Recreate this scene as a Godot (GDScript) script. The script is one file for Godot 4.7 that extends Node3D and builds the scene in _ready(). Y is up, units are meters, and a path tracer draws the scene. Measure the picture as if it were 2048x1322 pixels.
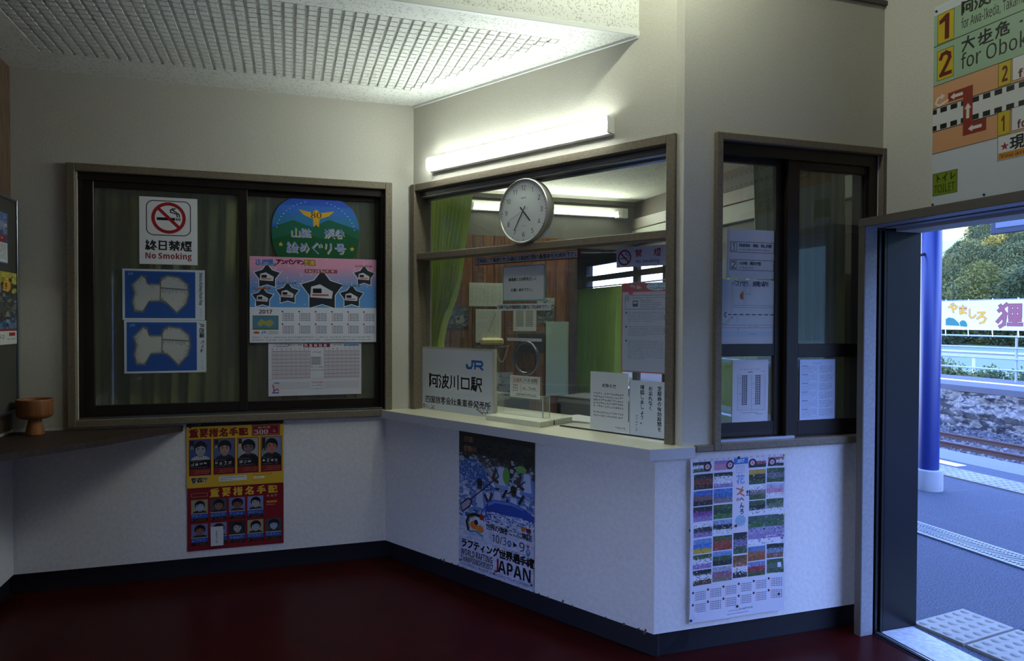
extends Node3D
# Waiting room of a small railway station: ticket counter in the corner, door to the platform on the right.
# The back wall and the right window wall run along x, the platform wall along z, the counter wall at 60 degrees between them.

const XC := 0.7426      # corner of back wall and counter wall
const ZL := -4.3578
const LT := 1.918       # length of the counter wall
const XK := 1.7016      # convex corner of counter wall and right window wall
const ZK := -2.697
const XD := 2.7768      # inner face of the platform wall
const XP := 2.93        # its outer face
const XW := -1.4214     # left wall
const ZREAR := 2.6
const YC := 2.8377
const YTOP := 3.4
const YB := 0.1128
const YLED := 0.9353
const OFF := 0.1503
const ZFAS := -2.938    # where the low ceiling ends

var M := {}
var taken := {}
var rng := RandomNumberGenerator.new()
var glyphs := {}

func _ready():
	set_camera_and_light()
	rng.seed = 7
	make_glyphs()
	make_materials()
	build_room()
	build_office()
	build_windows()
	build_door()
	build_counter()
	build_lamps()
	build_back_wall_things()
	build_counter_things()
	build_right_wall_things()
	build_left_corner()
	build_office_things()
	build_platform()
	build_beyond()

func set_camera_and_light():
	var cam := Camera3D.new()
	cam.name = "camera"
	cam.position = Vector3(0, 1.5, 0)
	cam.rotation_degrees = Vector3(-0.9033, -17.7871, 0.2197)
	cam.fov = rad_to_deg(2.0 * atan(661.0 / 1385.0))
	cam.near = 0.05
	cam.far = 900.0
	cam.current = true
	add_child(cam)
	var e := Environment.new()
	e.background_mode = Environment.BG_SKY
	var sm := ProceduralSkyMaterial.new()
	sm.sky_top_color = Color(0.45, 0.61, 1.0)
	sm.sky_horizon_color = Color(0.84, 0.90, 1.0)
	sm.sky_curve = 0.2
	sm.ground_bottom_color = Color(0.22, 0.25, 0.24)
	sm.ground_horizon_color = Color(0.5, 0.56, 0.62)
	sm.sky_energy_multiplier = 1.0
	e.sky = Sky.new()
	e.sky.sky_material = sm
	e.background_energy_multiplier = 11.0
	e.tonemap_mode = Environment.TONE_MAPPER_LINEAR
	e.tonemap_exposure = 1.0
	e.sdfgi_enabled = true
	e.ssao_enabled = true
	e.ssil_enabled = true
	var we := WorldEnvironment.new()
	we.name = "world"
	we.environment = e
	add_child(we)
	# a low sun from behind the photographer: an unseen ridge added there keeps it off everything but the upper hillside
	var sun := DirectionalLight3D.new()
	sun.name = "sun"
	sun.light_color = Color(1.0, 0.93, 0.74)
	sun.light_energy = 9.0
	sun.light_angular_distance = 0.53
	sun.shadow_enabled = true
	sun.sky_mode = DirectionalLight3D.SKY_MODE_LIGHT_ONLY
	sun.look_at_from_position(Vector3.ZERO, Vector3(0.35, -0.14, -0.93), Vector3.UP)
	add_child(sun)

# ---------------------------------------------------------------- nodes
func numbered(called: String) -> String:
	var n: int = taken.get(called, 0)
	taken[called] = n + 1
	return called if n == 0 else "%s_%03d" % [called, n]

func tag(o, label := "", category := "", group := "", kind := ""):
	if label: o.set_meta("label", label)
	if category: o.set_meta("category", category)
	if group: o.set_meta("group", group)
	if kind: o.set_meta("kind", kind)
	return o

func thing(called: String, label: String, category: String, at := Vector3.ZERO, turn := 0.0, group := ""):
	var o := Node3D.new()
	o.name = numbered(called)
	add_child(o)
	o.position = at
	o.rotation.y = turn
	return tag(o, label, category, group)

func part(called: String, mesh: Mesh, m: Material, parent: Node, at := Vector3.ZERO, turn := Vector3.ZERO):
	var o := MeshInstance3D.new()
	o.name = called
	o.mesh = mesh
	o.material_override = m
	o.position = at
	o.rotation = turn
	parent.add_child(o, true)
	return o

func solo(called: String, mesh: Mesh, m: Material, at := Vector3.ZERO, turn := 0.0):
	var o := MeshInstance3D.new()
	o.name = numbered(called)
	o.mesh = mesh
	o.material_override = m
	o.position = at
	o.rotation.y = turn
	add_child(o)
	return o

func struct(called: String, mesh: Mesh, m: Material, at := Vector3.ZERO, turn := 0.0):
	return tag(solo(called, mesh, m, at, turn), "", "", "", "structure")

func frame_node(called: String, at := Vector3.ZERO, turn := 0.0):
	var o := Node3D.new()
	o.name = numbered(called)
	add_child(o)
	o.position = at
	o.rotation.y = turn
	return tag(o, "", "", "", "structure")

# ---------------------------------------------------------------- planes of the room
const TT := -PI / 3.0    # turn of things on the counter wall
func tpos(s: float, y: float, o := 0.0) -> Vector3:
	return Vector3(XC + 0.5 * s - 0.8660254 * o, y, ZL + 0.8660254 * s + 0.5 * o)
func lpos(x: float, y: float, o := 0.0) -> Vector3:
	return Vector3(x, y, ZL + o)
func rpos(x: float, y: float, o := 0.0) -> Vector3:
	return Vector3(x, y, ZK + o)

# ---------------------------------------------------------------- mesh building
class MB:
	var st := SurfaceTool.new()
	var n := 0
	func _init():
		st.begin(Mesh.PRIMITIVE_TRIANGLES)
		st.set_smooth_group(-1)
	func smooth(on := true) -> MB:
		st.set_smooth_group(0 if on else -1)
		return self
	func tri(a, b, c, ua := Vector2.ZERO, ub := Vector2.ZERO, uc := Vector2.ZERO):
		# a, b, c run anticlockwise seen from the front
		st.set_uv(ua); st.add_vertex(a)
		st.set_uv(uc); st.add_vertex(c)
		st.set_uv(ub); st.add_vertex(b)
		n += 1
	func quad(a, b, c, d, u0 := Vector2(0, 1), u1 := Vector2(1, 1), u2 := Vector2(1, 0), u3 := Vector2(0, 0)):
		tri(a, b, c, u0, u1, u2)
		tri(a, c, d, u0, u2, u3)
	func box(c: Vector3, s: Vector3, b := 0.0, t := Transform3D()) -> MB:
		var h := s * 0.5
		b = minf(b, minf(h.x, minf(h.y, h.z)) * 0.9)
		var ax := [Vector3(1, 0, 0), Vector3(0, 1, 0), Vector3(0, 0, 1)]
		for i in 3:
			var j := (i + 1) % 3
			var k := (i + 2) % 3
			for sg in [-1.0, 1.0]:
				var f: Vector3 = ax[i] * h[i] * sg
				var u: Vector3 = ax[j] * (h[j] - b)
				var v: Vector3 = ax[k] * (h[k] - b) * sg
				quad(t * (c + f - u - v), t * (c + f + u - v), t * (c + f + u + v), t * (c + f - u + v))
			if b > 0.0:
				for sj in [-1.0, 1.0]:
					for sk in [-1.0, 1.0]:
						var e: Vector3 = ax[i] * (h[i] - b)
						var p1: Vector3 = ax[j] * h[j] * sj + ax[k] * (h[k] - b) * sk
						var p2: Vector3 = ax[j] * (h[j] - b) * sj + ax[k] * h[k] * sk
						if sj * sk > 0:
							quad(t * (c - e + p2), t * (c - e + p1), t * (c + e + p1), t * (c + e + p2))
						else:
							quad(t * (c - e + p1), t * (c - e + p2), t * (c + e + p2), t * (c + e + p1))
		if b > 0.0:
			for sx in [-1.0, 1.0]:
				for sy in [-1.0, 1.0]:
					for sz in [-1.0, 1.0]:
						var g := Vector3(sx, sy, sz)
						var q := h - Vector3(b, b, b)
						var p := c + Vector3(h.x, q.y, q.z) * g
						var r := c + Vector3(q.x, h.y, q.z) * g
						var w := c + Vector3(q.x, q.y, h.z) * g
						if sx * sy * sz > 0: tri(t * p, t * r, t * w)
						else: tri(t * p, t * w, t * r)
		return self
	func span(a: Vector3, b: Vector3, bev := 0.0) -> MB:
		# box between two corners
		return box((a + b) * 0.5, (b - a).abs(), bev)
	func prism(poly: PackedVector2Array, y0: float, y1: float) -> MB:
		# poly in (x, z), extruded along y
		var idx := Geometry2D.triangulate_polygon(poly)
		var area := 0.0
		for i in poly.size():
			area += poly[i].cross(poly[(i + 1) % poly.size()])
		for i in range(0, idx.size(), 3):
			var a := poly[idx[i]]; var b := poly[idx[i + 1]]; var c := poly[idx[i + 2]]
			if (b - a).cross(c - a) > 0:
				var q := b; b = c; c = q
			tri(Vector3(a.x, y1, a.y), Vector3(b.x, y1, b.y), Vector3(c.x, y1, c.y), a, b, c)
			tri(Vector3(a.x, y0, a.y), Vector3(c.x, y0, c.y), Vector3(b.x, y0, b.y), a, c, b)
		for i in poly.size():
			var a := poly[i]; var b := poly[(i + 1) % poly.size()]
			if area > 0:
				var q := a; a = b; b = q
			quad(Vector3(a.x, y0, a.y), Vector3(b.x, y0, b.y), Vector3(b.x, y1, b.y), Vector3(a.x, y1, a.y))
		return self
	func plate(poly: PackedVector2Array, z0: float, z1: float, uvbox := Rect2(0, 0, 1, 1)) -> MB:
		# poly in (x, y), thickness along z, front face with texture coordinates
		var idx := Geometry2D.triangulate_polygon(poly)
		var area := 0.0
		for i in poly.size():
			area += poly[i].cross(poly[(i + 1) % poly.size()])
		for i in range(0, idx.size(), 3):
			var a := poly[idx[i]]; var b := poly[idx[i + 1]]; var c := poly[idx[i + 2]]
			if (b - a).cross(c - a) < 0:
				var q := b; b = c; c = q
			var ua := Vector2((a.x - uvbox.position.x) / uvbox.size.x, 1.0 - (a.y - uvbox.position.y) / uvbox.size.y)
			var ub := Vector2((b.x - uvbox.position.x) / uvbox.size.x, 1.0 - (b.y - uvbox.position.y) / uvbox.size.y)
			var uc := Vector2((c.x - uvbox.position.x) / uvbox.size.x, 1.0 - (c.y - uvbox.position.y) / uvbox.size.y)
			tri(Vector3(a.x, a.y, z1), Vector3(b.x, b.y, z1), Vector3(c.x, c.y, z1), ua, ub, uc)
			tri(Vector3(a.x, a.y, z0), Vector3(c.x, c.y, z0), Vector3(b.x, b.y, z0), ua, uc, ub)
		for i in poly.size():
			var a := poly[i]; var b := poly[(i + 1) % poly.size()]
			if area < 0:
				var q := a; a = b; b = q
			quad(Vector3(a.x, a.y, z0), Vector3(b.x, b.y, z0), Vector3(b.x, b.y, z1), Vector3(a.x, a.y, z1))
		return self
	func lathe(prof: PackedVector2Array, seg := 32, t := Transform3D()) -> MB:
		# prof: (radius, height) from bottom to top on the outside
		for i in prof.size() - 1:
			var p := prof[i]; var q := prof[i + 1]
			for k in seg:
				var a0 := TAU * k / seg; var a1 := TAU * (k + 1) / seg
				var v00 := Vector3(cos(a0) * p.x, p.y, -sin(a0) * p.x)
				var v01 := Vector3(cos(a1) * p.x, p.y, -sin(a1) * p.x)
				var v10 := Vector3(cos(a0) * q.x, q.y, -sin(a0) * q.x)
				var v11 := Vector3(cos(a1) * q.x, q.y, -sin(a1) * q.x)
				if p.x > 1e-6: tri(t * v00, t * v01, t * v11)
				if q.x > 1e-6: tri(t * v00, t * v11, t * v10)
		return self
	func tube(pts: PackedVector3Array, r: float, sides := 8, caps := true) -> MB:
		var rings := []
		var up := Vector3.UP
		for i in pts.size():
			var d: Vector3 = (pts[mini(i + 1, pts.size() - 1)] - pts[maxi(i - 1, 0)]).normalized()
			if absf(d.dot(up)) > 0.95: up = Vector3.RIGHT if absf(d.x) < 0.9 else Vector3.BACK
			var x := d.cross(up).normalized()
			var y := x.cross(d).normalized()
			up = y
			var ring := []
			for k in sides:
				var a := TAU * k / sides
				ring.append(pts[i] + (x * cos(a) + y * sin(a)) * r)
			rings.append(ring)
		for i in rings.size() - 1:
			for k in sides:
				var k2: int = (k + 1) % sides
				quad(rings[i][k], rings[i][k2], rings[i + 1][k2], rings[i + 1][k])
		if caps:
			for k in range(1, sides - 1):
				tri(rings[0][0], rings[0][k + 1], rings[0][k])
				var l: Array = rings[-1]
				tri(l[0], l[k], l[k + 1])
		return self
	func done(index := false) -> ArrayMesh:
		if index: st.index()
		st.generate_normals()
		return st.commit()

func mb() -> MB:
	return MB.new()
func bx(c: Vector3, s: Vector3, b := 0.002) -> ArrayMesh:
	return MB.new().box(c, s, b).done()
func sp(a: Vector3, b: Vector3, bev := 0.002) -> ArrayMesh:
	return MB.new().span(a, b, bev).done()

# a sheet of paper or card: width, height, with a soft wave and a curl, front face to +z, origin at its centre
func sheet(w: float, h: float, wave := 0.0, curl := 0.0, sd := 0, thick := 0.0012, nx := 10, ny := 12) -> ArrayMesh:
	var m := MB.new()
	m.smooth()
	var r := RandomNumberGenerator.new()
	r.seed = sd + 11
	var ph := [r.randf() * TAU, r.randf() * TAU, r.randf_range(2.0, 4.5), r.randf_range(2.0, 5.0)]
	if wave == 0.0 and curl == 0.0:
		nx = 1; ny = 1
	var f := func(u: float, v: float) -> Vector3:
		var z := wave * (1.0 + 0.5 * sin(ph[0] + u * ph[2]) + 0.5 * sin(ph[1] + v * ph[3]))
		var eu := absf(u - 0.5) * 2.0
		var ev := absf(v - 0.5) * 2.0
		z += curl * pow(eu, 6.0) * (0.35 + 0.65 * absf(sin(ph[0] + v * 9.0)))
		z += curl * 0.5 * pow(ev, 8.0) * absf(sin(ph[1] + u * 5.0))
		return Vector3((u - 0.5) * w, (0.5 - v) * h, z)
	for i in nx:
		for j in ny:
			var u0 := float(i) / nx; var u1 := float(i + 1) / nx
			var v0 := float(j) / ny; var v1 := float(j + 1) / ny
			var a: Vector3 = f.call(u0, v1); var b: Vector3 = f.call(u1, v1)
			var c: Vector3 = f.call(u1, v0); var d: Vector3 = f.call(u0, v0)
			m.quad(a, b, c, d, Vector2(u0, v1), Vector2(u1, v1), Vector2(u1, v0), Vector2(u0, v0))
	m.smooth(false)
	var back := Vector3(0, 0, -thick)
	for i in nx:
		for j in ny:
			var u0 := float(i) / nx; var u1 := float(i + 1) / nx
			var v0 := float(j) / ny; var v1 := float(j + 1) / ny
			var a: Vector3 = f.call(u0, v1); var b: Vector3 = f.call(u1, v1)
			var c: Vector3 = f.call(u1, v0); var d: Vector3 = f.call(u0, v0)
			var w0 := Vector2(0.01, 0.01)
			m.quad(b + back, a + back, d + back, c + back, w0, w0, w0, w0)
			if i == 0: m.quad(d, d + back, a + back, a, w0, w0, w0, w0)
			if i == nx - 1: m.quad(b, b + back, c + back, c, w0, w0, w0, w0)
			if j == 0: m.quad(c, c + back, d + back, d, w0, w0, w0, w0)
			if j == ny - 1: m.quad(a, a + back, b + back, b, w0, w0, w0, w0)
	return m.done()

# ---------------------------------------------------------------- materials
func mat(c: Color, rough := 0.7, metal := 0.0, spec := 0.5) -> StandardMaterial3D:
	var m := StandardMaterial3D.new()
	m.albedo_color = c
	m.roughness = rough
	m.metallic = metal
	m.metallic_specular = spec
	return m
func c8(r: int, g: int, b: int) -> Color:
	return Color(r / 255.0, g / 255.0, b / 255.0)

func noise_tex(sz: int, freq: float, lo: Color, hi: Color, sd: int, octaves := 4, normal := false) -> NoiseTexture2D:
	var n := FastNoiseLite.new()
	n.seed = sd
	n.frequency = freq
	n.fractal_octaves = octaves
	var t := NoiseTexture2D.new()
	t.width = sz; t.height = sz
	t.seamless = true
	t.noise = n
	if normal:
		t.as_normal_map = true
		t.bump_strength = 2.0
	else:
		var g := Gradient.new()
		g.set_color(0, lo); g.set_color(1, hi)
		t.color_ramp = g
	return t
func tri_map(m: StandardMaterial3D, scale: float, world := true):
	m.uv1_triplanar = true
	m.uv1_world_triplanar = world
	m.uv1_scale = Vector3.ONE * scale
	m.uv1_triplanar_sharpness = 4.0
	return m
func grained(lo: Color, hi: Color, scale: float, freq: float, rough: float, bump := 0.0, sd := 1, octaves := 4) -> StandardMaterial3D:
	var m := mat(Color.WHITE, rough)
	m.albedo_texture = noise_tex(512, freq, lo, hi, sd, octaves)
	if bump > 0.0:
		m.heightmap_enabled = true
		m.heightmap_texture = noise_tex(512, freq * 2.0, Color.BLACK, Color.WHITE, sd + 5, octaves)
		m.heightmap_scale = bump
	return tri_map(m, scale)

func glass_mat(a := 0.04) -> StandardMaterial3D:
	var m := mat(Color(0.9, 0.95, 0.92, a), 0.0)
	m.transparency = BaseMaterial3D.TRANSPARENCY_ALPHA
	return m

func make_materials():
	M.wall = grained(c8(194, 189, 174), c8(206, 201, 186), 1.6, 0.09, 0.85, 0.10, 3)
	M.counter_wall = grained(c8(212, 208, 205), c8(228, 224, 221), 1.3, 0.05, 0.6, 0.05, 9)
	M.ceiling = speckled(c8(226, 226, 217), c8(120, 116, 100), 620, 31)
	M.tile_relief = speckled(c8(220, 220, 211), c8(130, 126, 112), 420, 37)
	M.trim_white = mat(c8(226, 226, 220), 0.6)
	M.floor = grained(c8(44, 10, 9), c8(55, 14, 12), 0.9, 0.01, 0.3, 0.0, 4)
	M.floor.metallic_specular = 0.17
	M.base = mat(c8(22, 24, 31), 0.5)
	M.casing = grained(c8(104, 93, 76), c8(128, 115, 95), 3.0, 0.03, 0.6, 0.0, 6)
	M.sash = mat(c8(42, 35, 29), 0.38, 0.35)
	M.alu = mat(c8(190, 192, 198), 0.28, 0.9)
	M.grate = mat(c8(112, 116, 122), 0.5, 0.3)
	M.steel = mat(c8(120, 124, 132), 0.3, 0.85)
	M.glass = glass_mat()
	M.glass_thin = glass_mat(0.03)
	M.acrylic = glass_mat(0.10)
	M.ledge_top = grained(c8(214, 209, 178), c8(226, 222, 196), 4.0, 0.05, 0.32, 0.0, 8)
	M.ledge_edge = mat(c8(196, 195, 199), 0.4)
	M.door_frame = grained(c8(122, 122, 124), c8(142, 142, 144), 2.4, 0.03, 0.5, 0.0, 12)
	M.casing_dark = mat(c8(92, 84, 76), 0.55)
	M.leaf = mat(c8(21, 21, 23), 0.3, 0.2)
	M.black = mat(c8(14, 14, 15), 0.6)
	M.white = mat(c8(232, 232, 228), 0.5)
	M.pin = mat(c8(60, 60, 66), 0.3, 0.7)
	M.pin_silver = mat(c8(200, 200, 205), 0.25, 0.9)
	M.pin_yellow = mat(c8(200, 190, 60), 0.3)
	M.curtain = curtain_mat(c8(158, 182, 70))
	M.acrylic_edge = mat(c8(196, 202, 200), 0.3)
	M.curtain_dark = curtain_mat(c8(112, 118, 62))  # darker copy of the curtain green, dimness behind the glass in the colour
	M.phone = mat(c8(214, 198, 130), 0.4)
	M.board = grained(c8(206, 205, 180), c8(222, 221, 199), 5.0, 0.03, 0.55, 0.0, 15)

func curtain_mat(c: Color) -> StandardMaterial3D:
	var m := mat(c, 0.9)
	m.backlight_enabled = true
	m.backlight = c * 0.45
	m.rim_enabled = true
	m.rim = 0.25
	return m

# white board with the short dark worm holes of rock wool
func speckled(base: Color, spot: Color, count: int, sd: int) -> StandardMaterial3D:
	var r := RandomNumberGenerator.new()
	r.seed = sd
	var im := Image.create_empty(512, 512, false, Image.FORMAT_RGB8)
	im.fill(base)
	for k in count * 2:
		var x := r.randi_range(2, 500); var y := r.randi_range(2, 500)
		var c := base.lerp(spot, r.randf_range(0.35, 1.0))
		var d := Vector2.from_angle(r.randf() * TAU)
		var p := Vector2(x, y)
		for i in r.randi_range(1, 8):
			im.fill_rect(Rect2i(int(p.x), int(p.y), 2, 2), c)
			d = d.rotated(r.randf_range(-0.7, 0.7))
			p += d * 2.0
	var m := mat(Color.WHITE, 0.9)
	m.albedo_texture = ImageTexture.create_from_image(im)
	return tri_map(m, 1.9)

# ---------------------------------------------------------------- lettering
# Strokes of the Japanese characters on a 20 x 20 grid; «@x» puts another character into a box (x, y, width, height).
func make_glyphs():
	var g := glyphs
	g["一"] = "1 10 19 10"
	g["口"] = "3 4 17 4 17 17 3 17 3 3"
	g["日"] = "4 2 16 2 16 18 4 18 4 1|4 10 16 10"
	g["月"] = "5 1 16 1 16 19 13 19|5 1 5 13 2 19|5 7 16 7|5 12 16 12"
	g["田"] = "3 3 17 3 17 17 3 17 3 2|10 3 10 17|3 10 17 10"
	g["木"] = "1 6 19 6|10 1 10 19|10 6 2 16|10 6 18 16"
	g["火"] = "10 1 10 8 2 19|10 8 18 19|4 5 6 9|16 5 13 9"
	g["土"] = "3 8 17 8|10 2 10 18|1 18 19 18"
	g["示"] = "4 2 16 2|1 8 19 8|10 8 10 18 8 18|5 11 2 17|15 11 18 17"
	g["糸"] = "8 1 4 5 9 7|14 4 4 12 16 12|10 12 10 19|5 14 2 18|15 14 18 18"
	g["冬"] = "8 1 2 9|6 4 16 4 8 13 1 16|6 5 12 10 19 14|8 14 12 15|6 17 13 19"
	g["終"] = "@糸 0 0 8 20|@冬 8 0 12 20"
	g["禁"] = "@木 0 0 10 11|@木 10 0 10 11|@示 1 10 18 10"
	g["西"] = "1 3 19 3|7 3 7 9 5 11|13 3 13 11|3 7 17 7 17 18 3 18 3 7"
	g["煙"] = "@火 0 1 8 18|@西 8 0 12 12|@土 8 12 12 8"
	g["女"] = "8 1 4 12 16 19|14 5 9 13 2 19|1 7 19 7"
	g["要"] = "@西 1 0 18 9|@女 1 9 18 11"
	g["重"] = "3 3 17 1|1 6 19 6|4 8 16 8 16 14 4 14 4 8|4 11 16 11|10 2 10 19|3 16 17 16|1 19 19 19"
	g["扌"] = "1 6 18 6|10 1 10 19 5 17|2 14 18 11"
	g["匕"] = "3 2 3 16 17 16 17 13|16 4 4 9"
	g["指"] = "@扌 0 0 7 20|@匕 8 0 12 9|@日 8 9 11 11"
	g["名"] = "8 1 2 9|7 4 16 4 10 11 1 18|5 7 9 10|@口 6 11 13 9"
	g["手"] = "15 1 4 4|3 8 17 8|1 13 19 13|10 3 10 18 7 18"
	g["酉"] = "1 2 19 2|3 6 17 6 17 19 3 19 3 6|8 2 8 10 5 12|12 2 12 11 15 11|3 15 17 15"
	g["配"] = "@酉 0 1 11 18|12 4 18 4 18 10 12 10|12 10 12 18 19 18 19 15"
	g["阝"] = "5 1 5 19|5 2 15 2 9 8 15 11 12 16 7 14"
	g["阿"] = "@阝 0 0 6 20|6 3 20 3|17 3 17 19 14 18|@口 7 6 8 10"
	g["氵"] = "4 2 12 5|2 8 10 11|3 19 12 13"
	g["皮"] = "3 4 18 4 17 8|4 4 4 12 1 19|10 1 10 10|6 10 16 10 10 16 4 19|7 11 12 16 19 19"
	g["波"] = "@氵 0 0 6 20|@皮 6 0 14 20"
	g["川"] = "4 2 4 12 2 18|10 3 10 16|17 1 17 19"
	g["馬"] = "4 1 4 13 17 13 16 18 12 19|4 1 16 1|4 5 15 5|4 9 15 9|10 1 10 13|3 15 1 19|7 15 8 18|11 15 13 18"
	g["駅"] = "@馬 0 1 10 18|11 3 19 3 19 10 11 10|11 3 11 12 9 19|14 10 19 19"
	g["四"] = "2 3 18 3 18 18 2 18 2 3|8 3 8 9 4 13|12 3 12 10 16 12"
	g["国"] = "2 2 18 2 18 18 2 18 2 2|5 6 15 6|5 10 15 10|5 15 15 15|10 6 10 15|12 12 14 14"
	g["方"] = "10 1 10 4|1 5 19 5|8 5 7 12 2 19|8 10 16 10 15 17 11 19"
	g["旅"] = "@方 0 0 9 20|12 1 9 6|11 4 19 4|11 9 18 7|12 8 12 19 15 17|15 8 16 13 19 18|18 10 15 13"
	g["客"] = "10 0 10 3|2 6 2 3 18 3 18 6|8 5 4 9|7 6 14 6 8 11 1 14|7 8 12 11 19 14|@口 5 13 10 7"
	g["会"] = "10 1 1 9|10 1 19 9|6 9 14 9|3 12 17 12|8 12 4 18 15 17|13 14 17 19"
	g["礻"] = "9 1 12 4|2 6 15 6 9 12 2 15|9 10 9 19|11 11 16 14"
	g["社"] = "@礻 0 0 8 20|@土 8 2 12 17"
	g["乗"] = "15 1 4 3|2 5 18 5|1 10 19 10|3 14 17 14|7 5 7 14|13 5 13 14|10 2 10 19|9 14 2 19|11 14 18 19"
	g["車"] = "2 3 18 3|4 6 16 6 16 14 4 14 4 6|4 10 16 10|10 1 10 19|1 17 19 17"
	g["券"] = "5 1 7 4|15 1 13 4|2 5 18 5|1 9 19 9|10 2 8 9 1 14|12 9 19 14|6 13 14 13 13 18 10 19|9 13 7 16 3 19"
	g["発"] = "3 3 8 3 1 10|6 6 3 8|12 1 19 9|17 2 13 5|19 4 15 7|6 10 14 10|3 14 17 14|8 10 8 14 2 19|12 10 12 18 19 18 19 16"
	g["売"] = "3 3 17 3|10 1 10 7|5 7 15 7|2 12 2 9 18 9 18 12|8 11 7 16 2 19|12 11 12 18 18 18 18 15"
	g["所"] = "1 3 9 3|2 6 2 12 1 19|2 6 9 6 9 11 2 11|18 1 12 4|12 4 12 12 10 19|12 9 20 9|16 9 16 19"
	g["定"] = "10 0 10 3|2 7 2 3 18 3 18 7|5 8 15 8|10 8 10 18|10 13 16 13|6 11 6 15 2 19|5 16 10 19 19 19"
	g["期"] = "1 4 10 4|3 1 3 14|8 1 8 14|3 7 8 7|3 10 8 10|0 14 11 14|3 15 1 19|8 15 10 18|@月 11 1 8 18"
	g["有"] = "1 5 19 5|8 1 1 12|6 9 16 9 16 19 13 19|6 9 6 19|6 12 16 12|6 15 16 15"
	g["効"] = "5 1 5 4|1 5 10 5|3 7 1 10|7 7 10 10|8 10 1 19|3 12 9 18|11 6 19 6 18 17 15 18|15 1 14 11 10 19"
	g["門"] = "2 1 2 19|2 1 8 1 8 7 2 7|2 4 8 4|12 1 18 1 18 19 16 19|12 1 12 7 18 7|12 4 18 4"
	g["間"] = "@門 0 0 20 20|@日 4 8 12 11"
	g["知"] = "5 1 2 7|4 4 11 4|1 9 11 9|7 4 7 11 1 19|7 12 10 17|@口 11 4 9 14"
	g["忘"] = "10 0 10 3|1 4 19 4|5 4 5 10 16 10|3 13 1 18|7 12 7 18 15 18 15 16|10 12 11 14|17 13 19 16"
	g["確"] = "1 3 9 3|5 3 1 11|3 9 8 9 8 16 3 16 3 9|11 5 11 2 19 2 19 5|13 3 10 10|12 8 12 19|12 8 19 8|12 11 18 11|12 15 18 15|12 19 19 19|15 5 15 19"
	g["言"] = "8 1 12 3|1 4 19 4|4 8 16 8|4 11 16 11|4 14 16 14 16 19 4 19 4 14"
	g["認"] = "@言 0 0 8 20|10 3 18 3 17 9|13 3 10 9|11 6 13 8|9 14 8 18|12 13 12 18 17 18 17 16|14 11 15 13|18 13 20 17"
	g["大"] = "1 7 19 7|10 1 9 8 2 19|10 8 18 19"
	g["歩"] = "10 1 10 9|10 4 17 4|4 4 4 9|1 9 19 9|10 9 10 15|5 11 2 15|16 10 18 13|16 13 10 17 3 19"
	g["危"] = "8 1 2 8|7 3 14 3 10 7|1 7 18 7|4 7 4 13 1 19|8 10 15 10 15 14 12 14|8 10 8 18 18 18 18 15"
	g["高"] = "10 0 10 3|1 3 19 3|6 5 14 5 14 9 6 9 6 5|2 19 2 11 18 11 18 19 16 19|7 13 13 13 13 17 7 17 7 13"
	g["池"] = "@氵 0 0 6 20|7 9 19 6 19 12 16 13|13 1 13 14|9 4 9 18 20 18 20 15"
	g["松"] = "@木 0 0 9 20|13 2 9 10|16 2 20 9|14 10 10 18 17 17|16 13 19 19"
	g["岡"] = "2 19 2 2 18 2 18 19 16 19|6 4 7 7|14 4 13 7|5 8 15 8|10 8 10 16|6 11 6 16 14 16 14 11"
	g["山"] = "10 1 10 18|2 7 2 18 18 18|18 7 18 19"
	g["面"] = "1 2 19 2|10 2 8 6|2 6 18 6 18 19 2 19 2 6|7 6 7 19|13 6 13 19|7 10 13 10|7 14 13 14"
	g["前"] = "5 1 7 4|15 1 13 4|1 5 19 5|3 8 9 8 9 19 7 19|3 8 3 19|3 11 9 11|3 14 9 14|13 8 13 15|17 7 17 19 14 18"
	g["切"] = "1 8 9 6|5 2 5 15 10 14|10 4 19 4 18 17 14 18|14 4 13 11 8 19"
	g["符"] = "4 0 1 5|3 2 9 2|5 2 6 5|13 0 10 5|12 2 19 2|15 2 16 5|6 6 1 13|4 10 4 19|8 10 20 10|16 6 16 19 13 18|10 13 12 15"
	g["正"] = "2 2 18 2|10 2 10 18|10 10 17 10|4 8 4 18|1 18 19 18"
	g["買"] = "2 1 18 1 18 6 2 6 2 1|7 1 7 6|13 1 13 6|4 8 16 8 16 15 4 15 4 8|4 10 16 10|4 13 16 13|7 16 2 19|13 16 18 19"
	g["求"] = "1 6 19 6|10 1 10 18 7 18|14 2 17 4|3 9 7 11|1 17 9 12|17 9 12 12|11 11 19 18"
	g["下"] = "1 3 19 3|10 3 10 19|10 7 16 12"
	g["越"] = "2 4 10 4|6 1 6 8|1 8 11 8|6 8 6 16|6 12 10 12|3 11 3 15 1 18|2 15 8 19 20 19|11 5 20 5|13 5 13 14 16 12|16 1 17 10 20 14|19 7 15 14"
	g["区"] = "18 2 2 2 2 18 19 18|6 5 15 14|15 5 6 15"
	g["場"] = "1 7 7 7|4 2 4 15|1 16 8 13|@日 9 0 10 9|8 11 20 11|11 9 8 15|10 12 19 12 18 18 15 18|13 12 9 18|16 12 13 18"
	g["合"] = "10 1 1 9|10 1 19 9|6 9 14 9|@口 4 11 12 9"
	g["係"] = "4 1 1 9|3 6 3 19|18 0 9 2|14 2 9 6 14 8|18 5 8 12 18 12|13 12 13 19|9 14 7 18|17 14 19 18"
	g["員"] = "6 1 14 1 14 5 6 5 6 1|4 7 16 7 16 15 4 15 4 7|4 10 16 10|4 12 16 12|7 15 2 19|13 15 18 19"
	g["不"] = "1 2 19 2|11 2 1 12|10 6 10 19|12 8 19 13"
	g["在"] = "1 5 19 5|8 1 1 12|5 9 5 19|8 11 18 11|13 7 13 18|7 18 19 18"
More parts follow.
